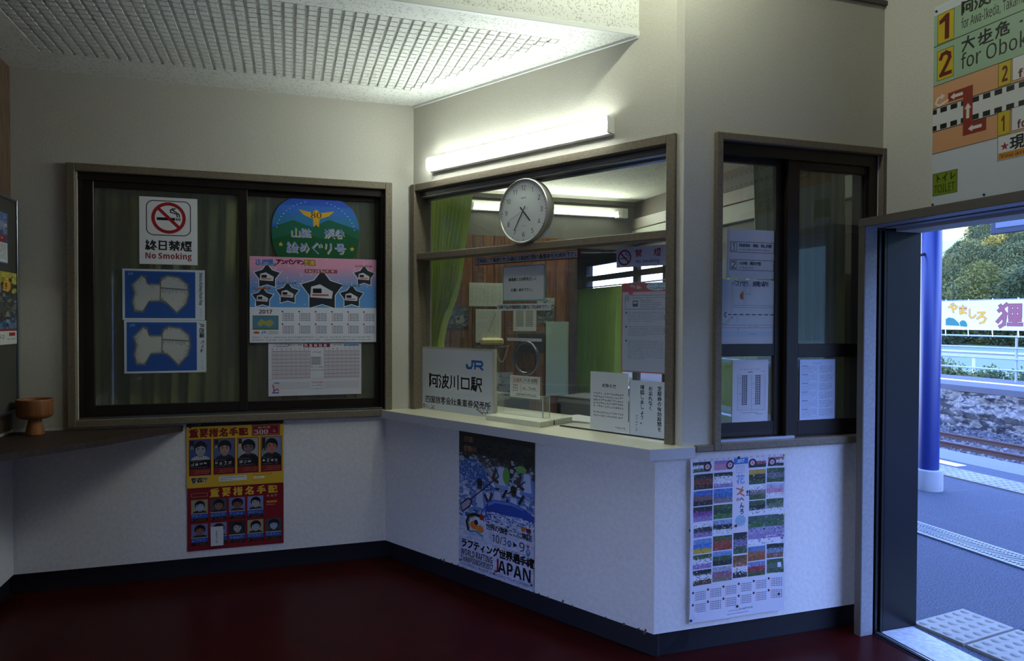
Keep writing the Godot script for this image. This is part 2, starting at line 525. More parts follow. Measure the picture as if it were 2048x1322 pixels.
	g["寺"] = "3 4 17 4|10 1 10 8|1 8 19 8|1 12 19 12|14 9 14 19 11 18|5 14 7 16"
	g["時"] = "@日 0 2 7 15|@寺 8 0 12 20"
	g["内"] = "2 19 2 5 18 5 18 19 15 19|10 1 10 7 5 14|10 9 15 14"
	g["世"] = "1 7 19 7|4 3 4 18 18 18|10 1 10 13|16 2 16 13|10 13 16 13"
	g["界"] = "3 1 17 1 17 9 3 9 3 1|10 1 10 9|3 5 17 5|9 9 1 14|11 9 19 14|7 12 7 15 4 19|13 12 13 19"
	g["選"] = "3 2 5 4|1 8 5 8 5 14 1 18|4 15 8 19 20 19|8 1 12 1 12 4 8 4 8 7 12 7|14 1 18 1 18 4 14 4 14 7 19 7|7 10 19 10|6 13 20 13|10 8 10 13|16 8 16 13|10 14 7 17|16 14 19 17"
	g["権"] = "@木 0 0 8 20|10 2 20 2|13 0 9 7|8 5 20 5|12 8 12 19|12 8 19 8|12 12 18 12|12 15 18 15|12 19 20 19|15 6 15 19|12 8 9 12"
	g["強"] = "1 2 7 2 7 7 2 7 1 12 7 12 7 18 4 18|12 1 9 6 17 5|15 3 19 7|10 8 18 8 18 13 10 13 10 8|14 6 14 17|9 17 19 17|17 15 19 18"
	g["者"] = "3 4 14 4|9 1 9 8|1 8 19 8|17 2 2 14|@日 5 10 11 10"
	g["集"] = "5 0 1 6|4 4 4 11|4 4 18 4|4 7 17 7|4 10 18 10|11 1 11 10|1 13 19 13|10 11 10 19|9 13 2 18|11 13 18 18"
	g["結"] = "@糸 0 0 8 20|9 4 20 4|14 1 14 9|10 9 19 9|@口 9 11 11 9"
	g["現"] = "1 3 8 3|1 9 8 9|1 16 9 14|4 3 4 15|10 1 18 1 18 12 10 12 10 1|10 5 18 5|10 8 18 8|12 12 11 16 8 19|15 12 15 18 20 18 20 16"
	g["地"] = "1 7 8 7|4 2 4 15|1 16 8 14|9 9 19 6 19 12 17 13|14 1 14 14|11 4 11 18 20 18 20 15"
	g["列"] = "1 2 11 2|5 2 1 10|4 6 10 6 8 13 2 19|5 9 8 12|13 4 13 13|18 1 18 19 15 18"
	g["刻"] = "5 0 5 3|0 4 11 4|6 4 3 9 8 9 2 17|9 11 2 19|7 14 10 18|14 4 14 13|18 1 18 19 15 18"
	g["表"] = "3 3 17 3|4 6 16 6|1 9 19 9|10 1 10 9|9 9 1 15|7 12 7 18 12 16|16 10 12 13|11 11 19 19"
	g["渓"] = "@氵 0 0 6 20|18 0 8 2|9 3 10 5|13 3 13 5|18 3 16 5|8 8 18 8|6 12 20 12|13 8 13 12 6 19|13 12 20 19"
	g["谷"] = "7 1 2 7|13 1 18 7|10 4 1 13|10 4 19 13|@口 5 11 10 9"
	g["継"] = "@糸 0 0 8 20|9 2 9 18 20 18|11 6 19 6|15 2 15 16|15 8 11 14|15 8 19 14"
	g["絵"] = "@糸 0 0 8 20|@会 8 0 12 20"
	g["号"] = "@口 4 0 12 8|1 9 19 9|8 9 6 13 16 13 14 18 10 19"
	g["里"] = "3 1 17 1 17 11 3 11 3 1|3 6 17 6|10 1 10 18|3 14 17 14|1 18 19 18"
	g["狸"] = "8 1 2 6|3 2 7 9 6 17 3 19|7 8 1 15|@里 9 1 11 18"
	g["野"] = "@里 0 1 10 18|12 3 18 3 14 8|13 6 17 9|11 10 20 10 18 14|15 10 15 19 12 18"
	g["吉"] = "2 4 18 4|10 1 10 9|4 9 16 9|@口 4 11 12 9"
	g["全"] = "10 1 1 9|10 1 19 9|5 9 15 9|5 13 15 13|10 9 10 18|2 18 18 18"
	g["代"] = "6 1 1 9|4 6 4 19|7 8 19 6|12 1 13 11 18 18 19 14|16 2 18 4"
	g["行"] = "6 1 1 6|6 6 1 12|4 9 4 19|9 3 18 3|8 8 20 8|15 8 15 19 12 18"
	g["避"] = "3 2 5 4|1 8 5 8 5 14 1 18|4 15 8 19 20 19|8 2 13 2 13 6 8 6|8 2 8 12 7 15|9 9 13 9 13 14 9 14 9 9|17 1 17 3|14 4 20 4|14 10 20 10|17 7 17 16|14 13 20 13"
	g["難"] = "1 3 9 3|3 1 3 5|7 1 7 5|2 6 8 6 8 10 2 10 2 6|5 4 5 13|1 13 9 13|5 13 1 19|5 13 9 18|12 1 10 6|11 5 11 19|15 1 15 19|11 5 19 5|11 9 18 9|11 14 18 14|11 19 20 19"
	g["庁"] = "10 0 10 3|1 3 19 3|3 3 3 12 1 19|6 8 18 8|12 8 12 18 9 18"
	g["察"] = "10 0 10 2|1 5 1 2 19 2 19 5|8 4 2 10|6 6 10 6 3 13|12 5 18 5 13 11|12 7 19 13|4 13 16 13|1 15 19 15|10 15 10 19|6 16 3 19|14 16 17 19"
	g["警"] = "1 2 10 2|4 0 4 4|8 0 8 4|2 5 9 5 8 9|3 6 6 6 6 9 3 9 3 6|13 0 10 5|12 3 19 3 12 10|12 5 19 10|4 12 16 12|6 14 14 14|5 16 15 16 15 20 5 20 5 16"
	g["人"] = "10 1 8 10 2 19|9 9 18 19"
	g["花"] = "1 4 19 4|6 1 6 7|14 1 14 7|7 8 2 15|5 12 5 19|17 9 11 13|11 8 11 18 19 18 19 16"
	g["の"] = "10 4 8 13 4 17 2 12 5 5 12 3 17 8 16 15 11 18"
	g["お"] = "2 6 11 6|6 1 6 17 2 15 4 11 12 9 17 12 15 17 11 18|15 3 18 6"
	g["れ"] = "5 1 5 19|1 6 8 5 1 15|5 11 11 5 14 7 13 16 16 18 19 15"
	g["な"] = "1 5 10 5|6 1 2 12|13 4 18 7|13 8 13 17 8 18 7 15 12 13 18 17"
	g["く"] = "13 1 5 10 14 19"
	g["ぐ"] = "11 1 3 10 12 19|14 4 15 8|18 3 19 7"
	g["し"] = "6 1 6 14 9 18 14 17 18 13"
	g["ま"] = "3 5 17 5|3 9 17 9|10 1 10 16 5 18 4 14 10 13 17 17"
	g["ょ"] = "11 6 11 17 6 18 5 15 11 14 17 17|11 9 16 8"
	g["う"] = "7 1 13 3|4 8 11 6 15 9 13 15 8 19"
	g["。"] = "4 14 7 14 7 18 4 18 4 14"
	g["を"] = "3 4 16 4|9 1 4 10 10 9 11 14|17 8 8 12 7 17 12 19 17 18"
	g["ら"] = "8 1 13 3|6 5 5 12 12 8 16 12 13 17 7 19"
	g["せ"] = "1 8 19 7|14 2 14 12|6 3 6 16 9 18 16 18"
	g["に"] = "4 2 3 10 4 18|9 6 16 5|9 14 11 17 17 16"
	g["は"] = "4 2 3 10 4 18|8 6 18 6|14 2 14 16 10 18 9 15 13 14 18 17"
	g["い"] = "4 4 5 14 8 17 9 14|14 5 17 12"
	g["め"] = "5 3 8 14|13 2 9 13 4 16 3 11 8 6 14 6 17 11 13 18"
	g["さ"] = "3 6 16 5|9 1 13 10|5 11 6 16 12 18"
	g["て"] = "2 4 17 3 11 7 9 13 13 18"
	g["る"] = "5 3 14 3 5 12 12 9 16 13 12 18 8 17 9 14 12 15"
	g["や"] = "1 9 13 5 18 8 15 12 11 12|6 3 11 19|10 1 13 5"
	g["ろ"] = "5 3 15 3 4 12 12 8 17 12 14 17 8 19"
	g["り"] = "6 2 5 10|14 1 14 11 9 19"
	g["こ"] = "5 4 15 4|4 13 6 16 16 16"
	g["へ"] = "2 12 8 6 18 14"
	g["ん"] = "10 2 3 18 8 11 11 12 12 17 15 18 18 14"
	g["す"] = "2 5 18 5|11 1 11 13 7 14 7 10 11 10|11 13 8 19"
	g["ト"] = "8 1 8 19|8 8 15 12"
	g["イ"] = "15 1 9 8 3 12|10 8 10 19"
	g["レ"] = "6 2 6 17 17 9"
	g["ラ"] = "5 3 15 3|3 8 17 8 13 15 6 19"
	g["フ"] = "3 4 17 4 13 13 5 19"
	g["テ"] = "5 3 15 3|2 8 18 8|10 8 9 14 5 19"
	g["ィ"] = "14 6 9 12 5 14|10 12 10 19"
	g["ン"] = "4 4 9 7|4 17 12 15 18 6"
	g["グ"] = "8 2 3 10|7 5 15 5 12 13 4 19|16 1 17 4|19 0 20 3"
	g["ア"] = "2 3 18 3 11 9|10 7 9 13 5 18"
	g["パ"] = "7 5 2 16|12 5 17 16|17 1 19 1 19 3 17 3 17 1"
	g["バ"] = "7 5 2 16|12 5 17 16|16 1 17 3|19 0 20 2"
	g["マ"] = "2 4 18 4 11 13|8 10 13 16"
	g["ス"] = "4 3 15 3 11 10 3 18|10 11 17 18"
	g["、"] = "4 14 7 18"
	g["・"] = "9 10 11 10"

# ---------------------------------------------------------------- drawing printed matter
class Cv:
	var im: Image
	var w := 0
	var h := 0
	var g: Dictionary
	var r := RandomNumberGenerator.new()
	static var fonts := {}
	func _init(width: int, height: int, c: Color, gl: Dictionary, sd := 1):
		w = width; h = height; g = gl
		r.seed = sd
		im = Image.create_empty(w, h, false, Image.FORMAT_RGB8)
		im.fill(c)
	func rect(x: float, y: float, ww: float, hh: float, c: Color):
		im.fill_rect(Rect2i(roundi(x), roundi(y), maxi(1, roundi(ww)), maxi(1, roundi(hh))), c)
	func frame(x: float, y: float, ww: float, hh: float, t: float, c: Color):
		rect(x, y, ww, t, c); rect(x, y + hh - t, ww, t, c)
		rect(x, y, t, hh, c); rect(x + ww - t, y, t, hh, c)
	func poly(p: PackedVector2Array, c: Color):
		var lo := p[0].y; var hi := p[0].y
		for q in p:
			lo = minf(lo, q.y); hi = maxf(hi, q.y)
		var n := p.size()
		for y in range(maxi(0, floori(lo)), mini(h - 1, ceili(hi)) + 1):
			var yy := y + 0.5
			var xs := PackedFloat32Array()
			for i in n:
				var a := p[i]; var b := p[(i + 1) % n]
				if (a.y <= yy) != (b.y <= yy):
					xs.append(a.x + (yy - a.y) * (b.x - a.x) / (b.y - a.y))
			xs.sort()
			for i in range(0, xs.size() - 1, 2):
				var x0 := roundi(xs[i]); var x1 := roundi(xs[i + 1])
				if x1 > x0: im.fill_rect(Rect2i(x0, y, x1 - x0, 1), c)
	func seg(a: Vector2, b: Vector2, wd: float, c: Color):
		var d := b - a
		d = d.normalized() if d.length() > 0.01 else Vector2.RIGHT
		var n := d.orthogonal() * wd * 0.5
		var e := d * wd * 0.42
		poly(PackedVector2Array([a - e + n, b + e + n, b + e - n, a - e - n]), c)
	func line(pts: Array, wd: float, c: Color):
		for i in pts.size() - 1: seg(pts[i], pts[i + 1], wd, c)
	func disc(x: float, y: float, rx: float, ry: float, c: Color, n := 28):
		var p := PackedVector2Array()
		for i in n: p.append(Vector2(x + cos(TAU * i / n) * rx, y + sin(TAU * i / n) * ry))
		poly(p, c)
	func ring(x: float, y: float, rad: float, wd: float, c: Color, n := 40):
		for i in n:
			var a := Vector2.from_angle(TAU * i / n); var b := Vector2.from_angle(TAU * (i + 1) / n)
			poly(PackedVector2Array([Vector2(x, y) + a * (rad - wd / 2), Vector2(x, y) + b * (rad - wd / 2), Vector2(x, y) + b * (rad + wd / 2), Vector2(x, y) + a * (rad + wd / 2)]), c)
	# Latin lettering stretched into a box
	func text(s: String, x: float, y: float, ww: float, hh: float, c: Color, bold := false, serif := false):
		var key := "%s%s" % [bold, serif]
		if not fonts.has(key):
			var f := SystemFont.new()
			f.font_names = PackedStringArray(["Droid Serif" if serif else "Droid Sans"])
			f.font_weight = 700 if bold else 400
			fonts[key] = f
		var t := TextMesh.new()
		t.font = fonts[key]
		t.text = s
		t.font_size = 48
		t.pixel_size = 1.0 / 48.0
		t.depth = 0.0
		t.curve_step = 3.0
		var a := t.surface_get_arrays(0)
		var v: PackedVector3Array = a[Mesh.ARRAY_VERTEX]
		var ix = a[Mesh.ARRAY_INDEX]
		var lo := Vector2(1e9, 1e9); var hi := -lo
		for q in v:
			lo = lo.min(Vector2(q.x, q.y)); hi = hi.max(Vector2(q.x, q.y))
		var k := Vector2(ww, hh) / (hi - lo)
		var count: int = ix.size() if ix != null else v.size()
		for i in range(0, count, 3):
			var tr := PackedVector2Array()
			for j in 3:
				var q: Vector3 = v[ix[i + j]] if ix != null else v[i + j]
				tr.append(Vector2(x + (q.x - lo.x) * k.x, y + (hi.y - q.y) * k.y))
			poly(tr, c)
	func glyph(ch: String, x: float, y: float, sx: float, sy: float, wd: float, c: Color):
		if not g.has(ch):
			fake(x, y, sx, sy, c); return
		for s in (g[ch] as String).split("|", false):
			if s.begins_with("@"):
				var a := s.split(" ", false)
				glyph(a[0].substr(1), x + float(a[1]) * sx / 20.0, y + float(a[2]) * sy / 20.0, sx * float(a[3]) / 20.0, sy * float(a[4]) / 20.0, wd, c)
			else:
				var a := s.split_floats(" ", false)
				for i in range(0, a.size() - 3, 2):
					seg(Vector2(x + a[i] * sx / 20.0, y + a[i + 1] * sy / 20.0), Vector2(x + a[i + 2] * sx / 20.0, y + a[i + 3] * sy / 20.0), wd, c)
	# a line of Japanese, left to right or top to bottom
	func kan(s: String, x: float, y: float, sz: float, wd: float, c: Color, step := 1.06, down := false, sx := 1.0):
		for i in s.length():
			if s[i] == " ": continue
			if down: glyph(s[i], x, y + i * sz * step, sz * sx, sz, wd, c)
			else: glyph(s[i], x + i * sz * step * sx, y, sz * sx, sz, wd, c)
	# characters too small in the photograph to read
	func fake(x: float, y: float, sx: float, sy: float, c: Color):
		var t := maxf(1.0, minf(sx, sy) * 0.11)
		for k in r.randi_range(2, 3): rect(x + sx * 0.08, y + sy * r.randf_range(0.06, 0.85), sx * r.randf_range(0.5, 0.84), t, c)
		for k in r.randi_range(1, 3): rect(x + sx * r.randf_range(0.1, 0.85), y + sy * r.randf_range(0.05, 0.3), t, sy * r.randf_range(0.4, 0.65), c)
	func fakes(x: float, y: float, ww: float, hh: float, c: Color, fill := 1.0):
		var n := maxi(1, int(ww / hh * fill))
		for i in n:
			if r.randf() < 0.93: fake(x + i * hh, y, hh * 0.92, hh, c)
	func para(x: float, y: float, ww: float, lines: int, hh: float, pitch: float, c: Color):
		for i in lines: fakes(x, y + i * pitch, ww * (1.0 if i < lines - 1 else r.randf_range(0.4, 0.9)), hh, c)
	# a small colour photograph: bands of colour broken up by patches of their own
	func photo(x: float, y: float, ww: float, hh: float, cols: Array, patches := 120, size := 0.12):
		for i in cols.size():
			rect(x, y + hh * i / cols.size(), ww, hh / cols.size() + 1, cols[i])
		for k in patches:
			var v := r.randf()
			var c: Color = cols[clampi(int(v * cols.size() + r.randf_range(-0.8, 0.8)), 0, cols.size() - 1)]
			c = c.lerp(Color.WHITE if r.randf() < 0.5 else Color.BLACK, r.randf() * 0.35)
			var s := size * r.randf_range(0.25, 1.0) * minf(ww, hh)
			var px := clampf(x + r.randf() * ww, x, x + ww - s); var py := clampf(y + v * hh, y, y + hh - s * 0.8)
			rect(px, py, s, s * r.randf_range(0.4, 0.8), c)
	# months of a calendar
	func month(x: float, y: float, ww: float, hh: float, c: Color, red: Color):
		for j in 5:
			for i in 7:
				rect(x + ww * (i + 0.15) / 7.0, y + hh * (j + 0.2) / 5.0, ww / 7.0 * 0.6, hh / 5.0 * 0.5, red if i == 0 else c)
	func tex() -> ImageTexture:
		return ImageTexture.create_from_image(im)

func cv(wd: int, ht: int, c: Color, sd := 1) -> Cv:
	return Cv.new(wd, ht, c, glyphs, sd)
func print_mat(c: Cv, rough := 0.55) -> StandardMaterial3D:
	var m := mat(Color.WHITE, rough)
	m.albedo_texture = c.tex()
	m.texture_repeat = false
	return m

# ---------------------------------------------------------------- the room
func to_pixel(p: Vector3) -> Vector3:
	# where the photograph shows a point: used only to choose which ceiling squares are big enough to stand alone
	var b := Basis.from_euler(Vector3(deg_to_rad(-0.9033), deg_to_rad(-17.7871), deg_to_rad(0.2197)))
	var q := b.inverse() * (p - Vector3(0, 1.5, 0))
	return Vector3(1024 + 1385 * q.x / -q.z, 661 - 1385 * q.y / -q.z, -q.z)

func build_room():
	struct("floor", sp(Vector3(XW - 0.15, -0.12, -4.6), Vector3(2.70, 0, ZREAR + 0.15), 0.0), M.floor)
	# back wall with its window opening
	var m := mb()
	var zb := ZL - 0.12
	m.span(Vector3(XW - 0.1, 0.9, zb), Vector3(-1.11, YC + 0.1, ZL))
	m.span(Vector3(0.575, 0.9, zb), Vector3(XC + 0.02, YC + 0.1, ZL))
	m.span(Vector3(-1.11, 2.315, zb), Vector3(0.575, YC + 0.1, ZL))
	struct("wall_back", m.done(), M.wall)
	struct("wall_back_lower", mb().span(Vector3(XW - 0.1, YB, zb), Vector3(XC + 0.02, 0.9, ZL)).span(Vector3(-1.11, 0.9, zb), Vector3(0.575, 0.92, ZL)).done(), M.counter_wall)
	struct("baseboard_back", sp(Vector3(XW - 0.1, 0, ZL - 0.12), Vector3(XC + 0.02, YB, ZL - 0.035), 0.0), M.base)
	# counter wall, above the ledge
	m = mb()
	m.span(Vector3(0, YLED, -0.12), Vector3(0.034, YTOP, 0))
	m.span(Vector3(1.79, YLED, -0.12), Vector3(LT, YTOP, 0))
	m.span(Vector3(0.034, 2.31, -0.12), Vector3(1.79, YTOP, 0))
	struct("wall_counter", m.done(), M.wall, Vector3(XC, 0, ZL), TT)
	# right window wall
	m = mb()
	m.span(Vector3(XK - 0.04, 0.92, ZK - 0.12), Vector3(1.848, YTOP, ZK))
	m.span(Vector3(2.748, 0.92, ZK - 0.12), Vector3(XP, YTOP, ZK))
	m.span(Vector3(1.848, 0.92, ZK - 0.12), Vector3(2.748, 0.94, ZK))
	m.span(Vector3(1.848, 2.312, ZK - 0.12), Vector3(2.748, YTOP, ZK))
	struct("wall_right", m.done(), M.wall)
	struct("wall_right_lower", sp(Vector3(XK - 0.04, YB, ZK - 0.12), Vector3(XP, 0.92, ZK), 0.0), M.counter_wall)
	struct("baseboard_right", sp(Vector3(1.56, 0, ZK - 0.1), Vector3(2.66, YB, ZK - 0.03), 0.0), M.base)
	struct("trim_1", sp(Vector3(XK, 3.039, ZK), Vector3(XD + 0.008, 3.061, ZK + 0.018), 0.002), M.casing_dark)
	# platform wall
	m = mb()
	m.span(Vector3(XD, 0, ZK), Vector3(XP, YTOP, -2.637))
	m.span(Vector3(XD, 1.93, -2.637), Vector3(XP, YTOP, -0.40))
	m.span(Vector3(XD, 0, -0.40), Vector3(XP, YTOP, ZREAR + 0.12))
	struct("wall_platform", m.done(), M.wall)
	# left wall with the street entrance, rear wall
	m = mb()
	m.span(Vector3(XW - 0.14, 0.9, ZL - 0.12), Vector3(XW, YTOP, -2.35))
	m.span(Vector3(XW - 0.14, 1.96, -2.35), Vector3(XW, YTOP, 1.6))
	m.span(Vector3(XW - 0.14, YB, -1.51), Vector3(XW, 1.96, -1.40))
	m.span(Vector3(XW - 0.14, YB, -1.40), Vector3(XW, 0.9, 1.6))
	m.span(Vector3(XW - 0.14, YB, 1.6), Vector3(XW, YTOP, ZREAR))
	struct("wall_left", m.done(), wood_mat(c8(112, 84, 58), 27))  # dark wood colour added to keep bounced light off the left end
	m = mb()
	m.span(Vector3(XW - 0.14, 0, ZL - 0.12), Vector3(XW - 0.03, YB, -2.35))
	m.span(Vector3(XW - 0.14, 0, -1.51), Vector3(XW - 0.03, YB, ZREAR))
	struct("baseboard_left", m.done(), M.base)
	struct("wall_left_lower", sp(Vector3(XW - 0.14, YB, ZL - 0.12), Vector3(XW, 0.9, -2.35), 0.0), M.counter_wall)
	var w6 = frame_node("added_window_6")  # unseen window, added to bring daylight onto the counter front
	for z in [-1.40, -0.42, 0.58, 1.56]: part("stile", sp(Vector3(XW - 0.09, 0.9, z), Vector3(XW - 0.05, 1.96, z + 0.04)), M.sash, w6)
	for y in [0.9, 1.92]: part("rail", sp(Vector3(XW - 0.088, y, -1.40), Vector3(XW - 0.052, y + 0.04, 1.60)), M.sash, w6)
	part("glass_pane", sp(Vector3(XW - 0.071, 0.94, -1.36), Vector3(XW - 0.069, 1.92, 1.56), 0.0), M.glass_thin, w6)
	struct("wall_rear", sp(Vector3(XW - 0.14, 0, ZREAR), Vector3(XP, YTOP, ZREAR + 0.12), 0.0), wood_mat(c8(96, 66, 42), 20))  # unseen wall, given dark wood to soak up fill light
	var d2 = frame_node("door_2")
	part("frame", mb().span(Vector3(XW - 0.16, 0, -2.35), Vector3(XW + 0.02, 1.96, -2.31)).span(Vector3(XW - 0.16, 0, -1.55), Vector3(XW + 0.02, 1.96, -1.51)).span(Vector3(XW - 0.16, 1.92, -2.35), Vector3(XW + 0.02, 1.96, -1.51)).done(), M.door_frame, d2)
	part("leaf", sp(Vector3(XW - 0.02, 0.01, -2.08), Vector3(XW + 0.015, 1.92, -1.55)), M.leaf, d2)
	# the high ceiling and the roof over everything
	struct("ceiling_high", sp(Vector3(XW - 0.14, YTOP, ZFAS - 0.05), Vector3(XP, YTOP + 0.08, ZREAR + 0.12), 0.0), wood_mat(c8(128, 106, 80), 26))  # boards darkened in colour so the unseen ceiling bounces less light
	struct("roof", sp(Vector3(XW - 0.6, YTOP + 0.09, -8.4), Vector3(XP + 0.25, YTOP + 0.2, ZREAR + 0.6), 0.0), M.casing_dark)
	build_low_ceiling()

func build_low_ceiling():
	var px := 0.0505
	var x0 := -1.195
	var z0 := -4.062
	var cols := 52
	var rows := 19
	var gap := Vector2(0.0175, 0.0105)
	var dep := 0.009
	var m := mb()
	# recessed ground of the grooves, and the flat margin round the field
	m.span(Vector3(XW - 0.1, YC + dep, ZL - 0.1), Vector3(1.75, YC + 0.06, ZFAS))
	m.span(Vector3(XW - 0.1, YC, ZL - 0.1), Vector3(x0, YC + dep, ZFAS))
	m.span(Vector3(x0, YC, ZL - 0.1), Vector3(1.75, YC + dep, z0))
	m.span(Vector3(x0, YC, z0 + rows * px), Vector3(1.75, YC + dep, ZFAS))
	m.span(Vector3(x0 + cols * px, YC, z0), Vector3(1.75, YC + dep, z0 + rows * px))
	var cells := []
	for j in rows:
		var flat_from := cols
		for i in cols:
			var c := Vector3(x0 + (i + 0.5) * px, YC, z0 + (j + 0.5) * px)
			# distance to the counter wall
			var away := -((c.x - XC) * 0.8660254 - (c.z - ZL) * 0.5)
			if away < 0.215:
				flat_from = i
				break
			cells.append(c)
		if flat_from < cols:
			m.span(Vector3(x0 + flat_from * px, YC, z0 + j * px), Vector3(x0 + cols * px, YC + dep, z0 + (j + 1) * px))
	var ceil_node = struct("ceiling", m.done(), M.ceiling)
	var unit := mb().box(Vector3(gap.x * 0.25, dep * 0.5, 0), Vector3(px - gap.x, dep, px - gap.y)).done()
	var near := []
	for c in cells:
		var q := to_pixel(c)
		var seen := q.x > -10 and q.x < 2060 and q.y > -6
		near.append([q.z + (0.0 if seen else 100.0), c])
	near.sort_custom(func(a, b): return a[0] < b[0])
	var rest := mb()
	for i in near.size():
		if i < 300:
			part("ceiling_square", unit, M.tile_relief, ceil_node, near[i][1])
		else:
			rest.box(near[i][1] + Vector3(gap.x * 0.25, dep * 0.5, 0), Vector3(px - gap.x, dep, px - gap.y))
	tag(part("ceiling_squares", rest.done(), M.tile_relief, ceil_node), "", "", "", "stuff")
	# the step up to the high ceiling
	struct("wall_fascia", sp(Vector3(XW - 0.1, YC + 0.004, ZFAS - 0.03), Vector3(1.66, YTOP, ZFAS), 0.0), M.ceiling)
	struct("trim_2", sp(Vector3(XW, YC - 0.004, ZFAS - 0.02), Vector3(1.575, YC + 0.02, ZFAS + 0.004), 0.001), M.trim_white)
	struct("trim_3", sp(Vector3(0.0, YC - 0.013, 0), Vector3(1.64, YC, 0.012), 0.001), M.trim_white, Vector3(XC, 0, ZL), TT)

# ---------------------------------------------------------------- the ticket office behind the windows
const ZF := -5.33
const YO := 2.5
func build_office():
	struct("floor_office", sp(Vector3(-1.6, -0.12, -8.2), Vector3(XP, 0.0, -4.6), 0.0), M.casing_dark)
	struct("ceiling_office", mb().span(Vector3(-1.6, YO, -8.2), Vector3(XP, YO + 0.06, ZL - 0.12)).prism(PackedVector2Array([Vector2(XC + 0.1, ZL - 0.12), Vector2(XP, ZL - 0.12), Vector2(XP, ZK - 0.12), Vector2(XK + 0.08, ZK - 0.12)]), YO, YO + 0.06).done(), M.ceiling)
	# panelled partition across the office, open at its right end
	var p = frame_node("wall_partition")
	part("backing", sp(Vector3(-1.6, 0, ZF - 0.06), Vector3(2.22, YO, ZF - 0.012), 0.0), M.black, p)
	var w := [wood_mat(c8(124, 68, 26), 21), wood_mat(c8(138, 78, 32), 22), wood_mat(c8(112, 60, 22), 23)]
	var x := -0.4
	var k := 0
	while x < 2.2:
		var wd := minf(0.089, 2.215 - x)
		part("panel_board", sp(Vector3(x, 0, ZF - 0.012), Vector3(x + wd - 0.004, 2.17, ZF), 0.0015), w[(k * 7 + k / 3) % 3], p)
		x += 0.089
		k += 1
	part("upper_panel", sp(Vector3(-1.6, 2.17, ZF - 0.012), Vector3(XP - 0.1, YO - 0.03, ZF), 0.0), mat(c8(104, 102, 96), 0.6), p)
	part("header", sp(Vector3(2.2, 2.1, ZF - 0.06), Vector3(XP - 0.1, YO, ZF - 0.012), 0.0), M.casing_dark, p)
	part("cornice", sp(Vector3(-1.6, YO - 0.035, ZF - 0.012), Vector3(XP - 0.1, YO, ZF + 0.03), 0.003), M.casing_dark, p)
	part("end_post", sp(Vector3(2.2, 0, ZF - 0.07), Vector3(2.27, 2.1, ZF + 0.02), 0.003), wood_mat(c8(70, 40, 22), 25), p)
	# platform side of the office with its window, far end
	var m := mb()
	m.span(Vector3(2.80, 0, -8.2), Vector3(XP, YO, -6.45))
	m.span(Vector3(2.80, 0, -6.45), Vector3(XP, 0.84, ZK - 0.12))
	m.span(Vector3(2.80, 2.08, -6.45), Vector3(XP, YO, -4.45))
	m.span(Vector3(2.80, 0.84, -4.45), Vector3(XP, YO, -4.1))
	m.span(Vector3(2.80, 1.74, -4.1), Vector3(XP, YO, -3.05))
	m.span(Vector3(2.80, 0.84, -3.05), Vector3(XP, YO, ZK - 0.12))
	struct("wall_office_platform", m.done(), mat(c8(62, 52, 44), 0.7))
	struct("trim_4", sp(Vector3(2.765, 2.14, -5.3), Vector3(2.80, 2.26, ZK - 0.12), 0.004), mat(c8(136, 138, 128), 0.6))
	struct("trim_5", sp(Vector3(2.755, 2.26, -5.3), Vector3(2.80, 2.35, ZK - 0.12), 0.004), M.casing_dark)
	struct("wall_office_far", sp(Vector3(-1.6, 0, -8.3), Vector3(XP, YO, -8.2), 0.0), M.wall)
	struct("wall_office_left", sp(Vector3(-1.7, 0, -8.3), Vector3(-1.56, YO, ZL - 0.1), 0.0), M.wall)
	var n = frame_node("window_4")
	for z in [[-6.45, -6.40], [-5.40, -5.32], [-4.90, -4.84], [-4.50, -4.45]]:
		part("stile", sp(Vector3(2.83, 0.84, z[0]), Vector3(2.87, 2.08, z[1])), M.sash, n)
	for y in [[0.84, 0.90], [1.88, 1.93], [2.03, 2.08]]:
		part("rail", sp(Vector3(2.83, y[0], -6.45), Vector3(2.87, y[1], -4.45)), M.sash, n)
	part("glass_pane", sp(Vector3(2.849, 0.9, -6.4), Vector3(2.851, 2.03, -4.5), 0.0), M.glass_thin, n)

	n = frame_node("window_5")
	for z in [[-4.1, -4.06], [-3.6, -3.55], [-3.09, -3.05]]:
		part("stile", sp(Vector3(2.83, 0.84, z[0]), Vector3(2.87, 1.74, z[1])), M.sash, n)
	for y in [[0.84, 0.89], [1.69, 1.74]]:
		part("rail", sp(Vector3(2.83, y[0], -4.1), Vector3(2.87, y[1], -3.05)), M.sash, n)
	part("glass_pane", sp(Vector3(2.849, 0.89, -4.06), Vector3(2.851, 1.69, -3.09), 0.0), M.glass_thin, n)

func wood_mat(c: Color, sd: int) -> StandardMaterial3D:
	var m := mat(Color.WHITE, 0.5)
	var t := noise_tex(256, 0.02, c.darkened(0.28), c.lightened(0.12), sd, 5)
	m.albedo_texture = t
	m.uv1_triplanar = true
	m.uv1_world_triplanar = true
	m.uv1_scale = Vector3(9.0, 0.9, 9.0)
	return m

# ---------------------------------------------------------------- windows
func casing_frame(n: Node, x0: float, x1: float, y0: float, y1: float, w: float, z0: float, z1: float, sides := "ltrb"):
	# four mitred-looking boards round an opening, in the node's own axes
	if sides.contains("l"): part("casing", sp(Vector3(x0, y0, z0), Vector3(x0 + w, y1, z1), 0.003), M.casing, n)
	if sides.contains("r"): part("casing", sp(Vector3(x1 - w, y0, z0), Vector3(x1, y1, z1), 0.003), M.casing, n)
	if sides.contains("t"): part("casing", sp(Vector3(x0 + w, y1 - w, z0), Vector3(x1 - w, y1, z1 - 0.001), 0.003), M.casing, n)
	if sides.contains("b"): part("casing", sp(Vector3(x0 + w, y0, z0), Vector3(x1 - w, y0 + w, z1 - 0.001), 0.003), M.casing, n)

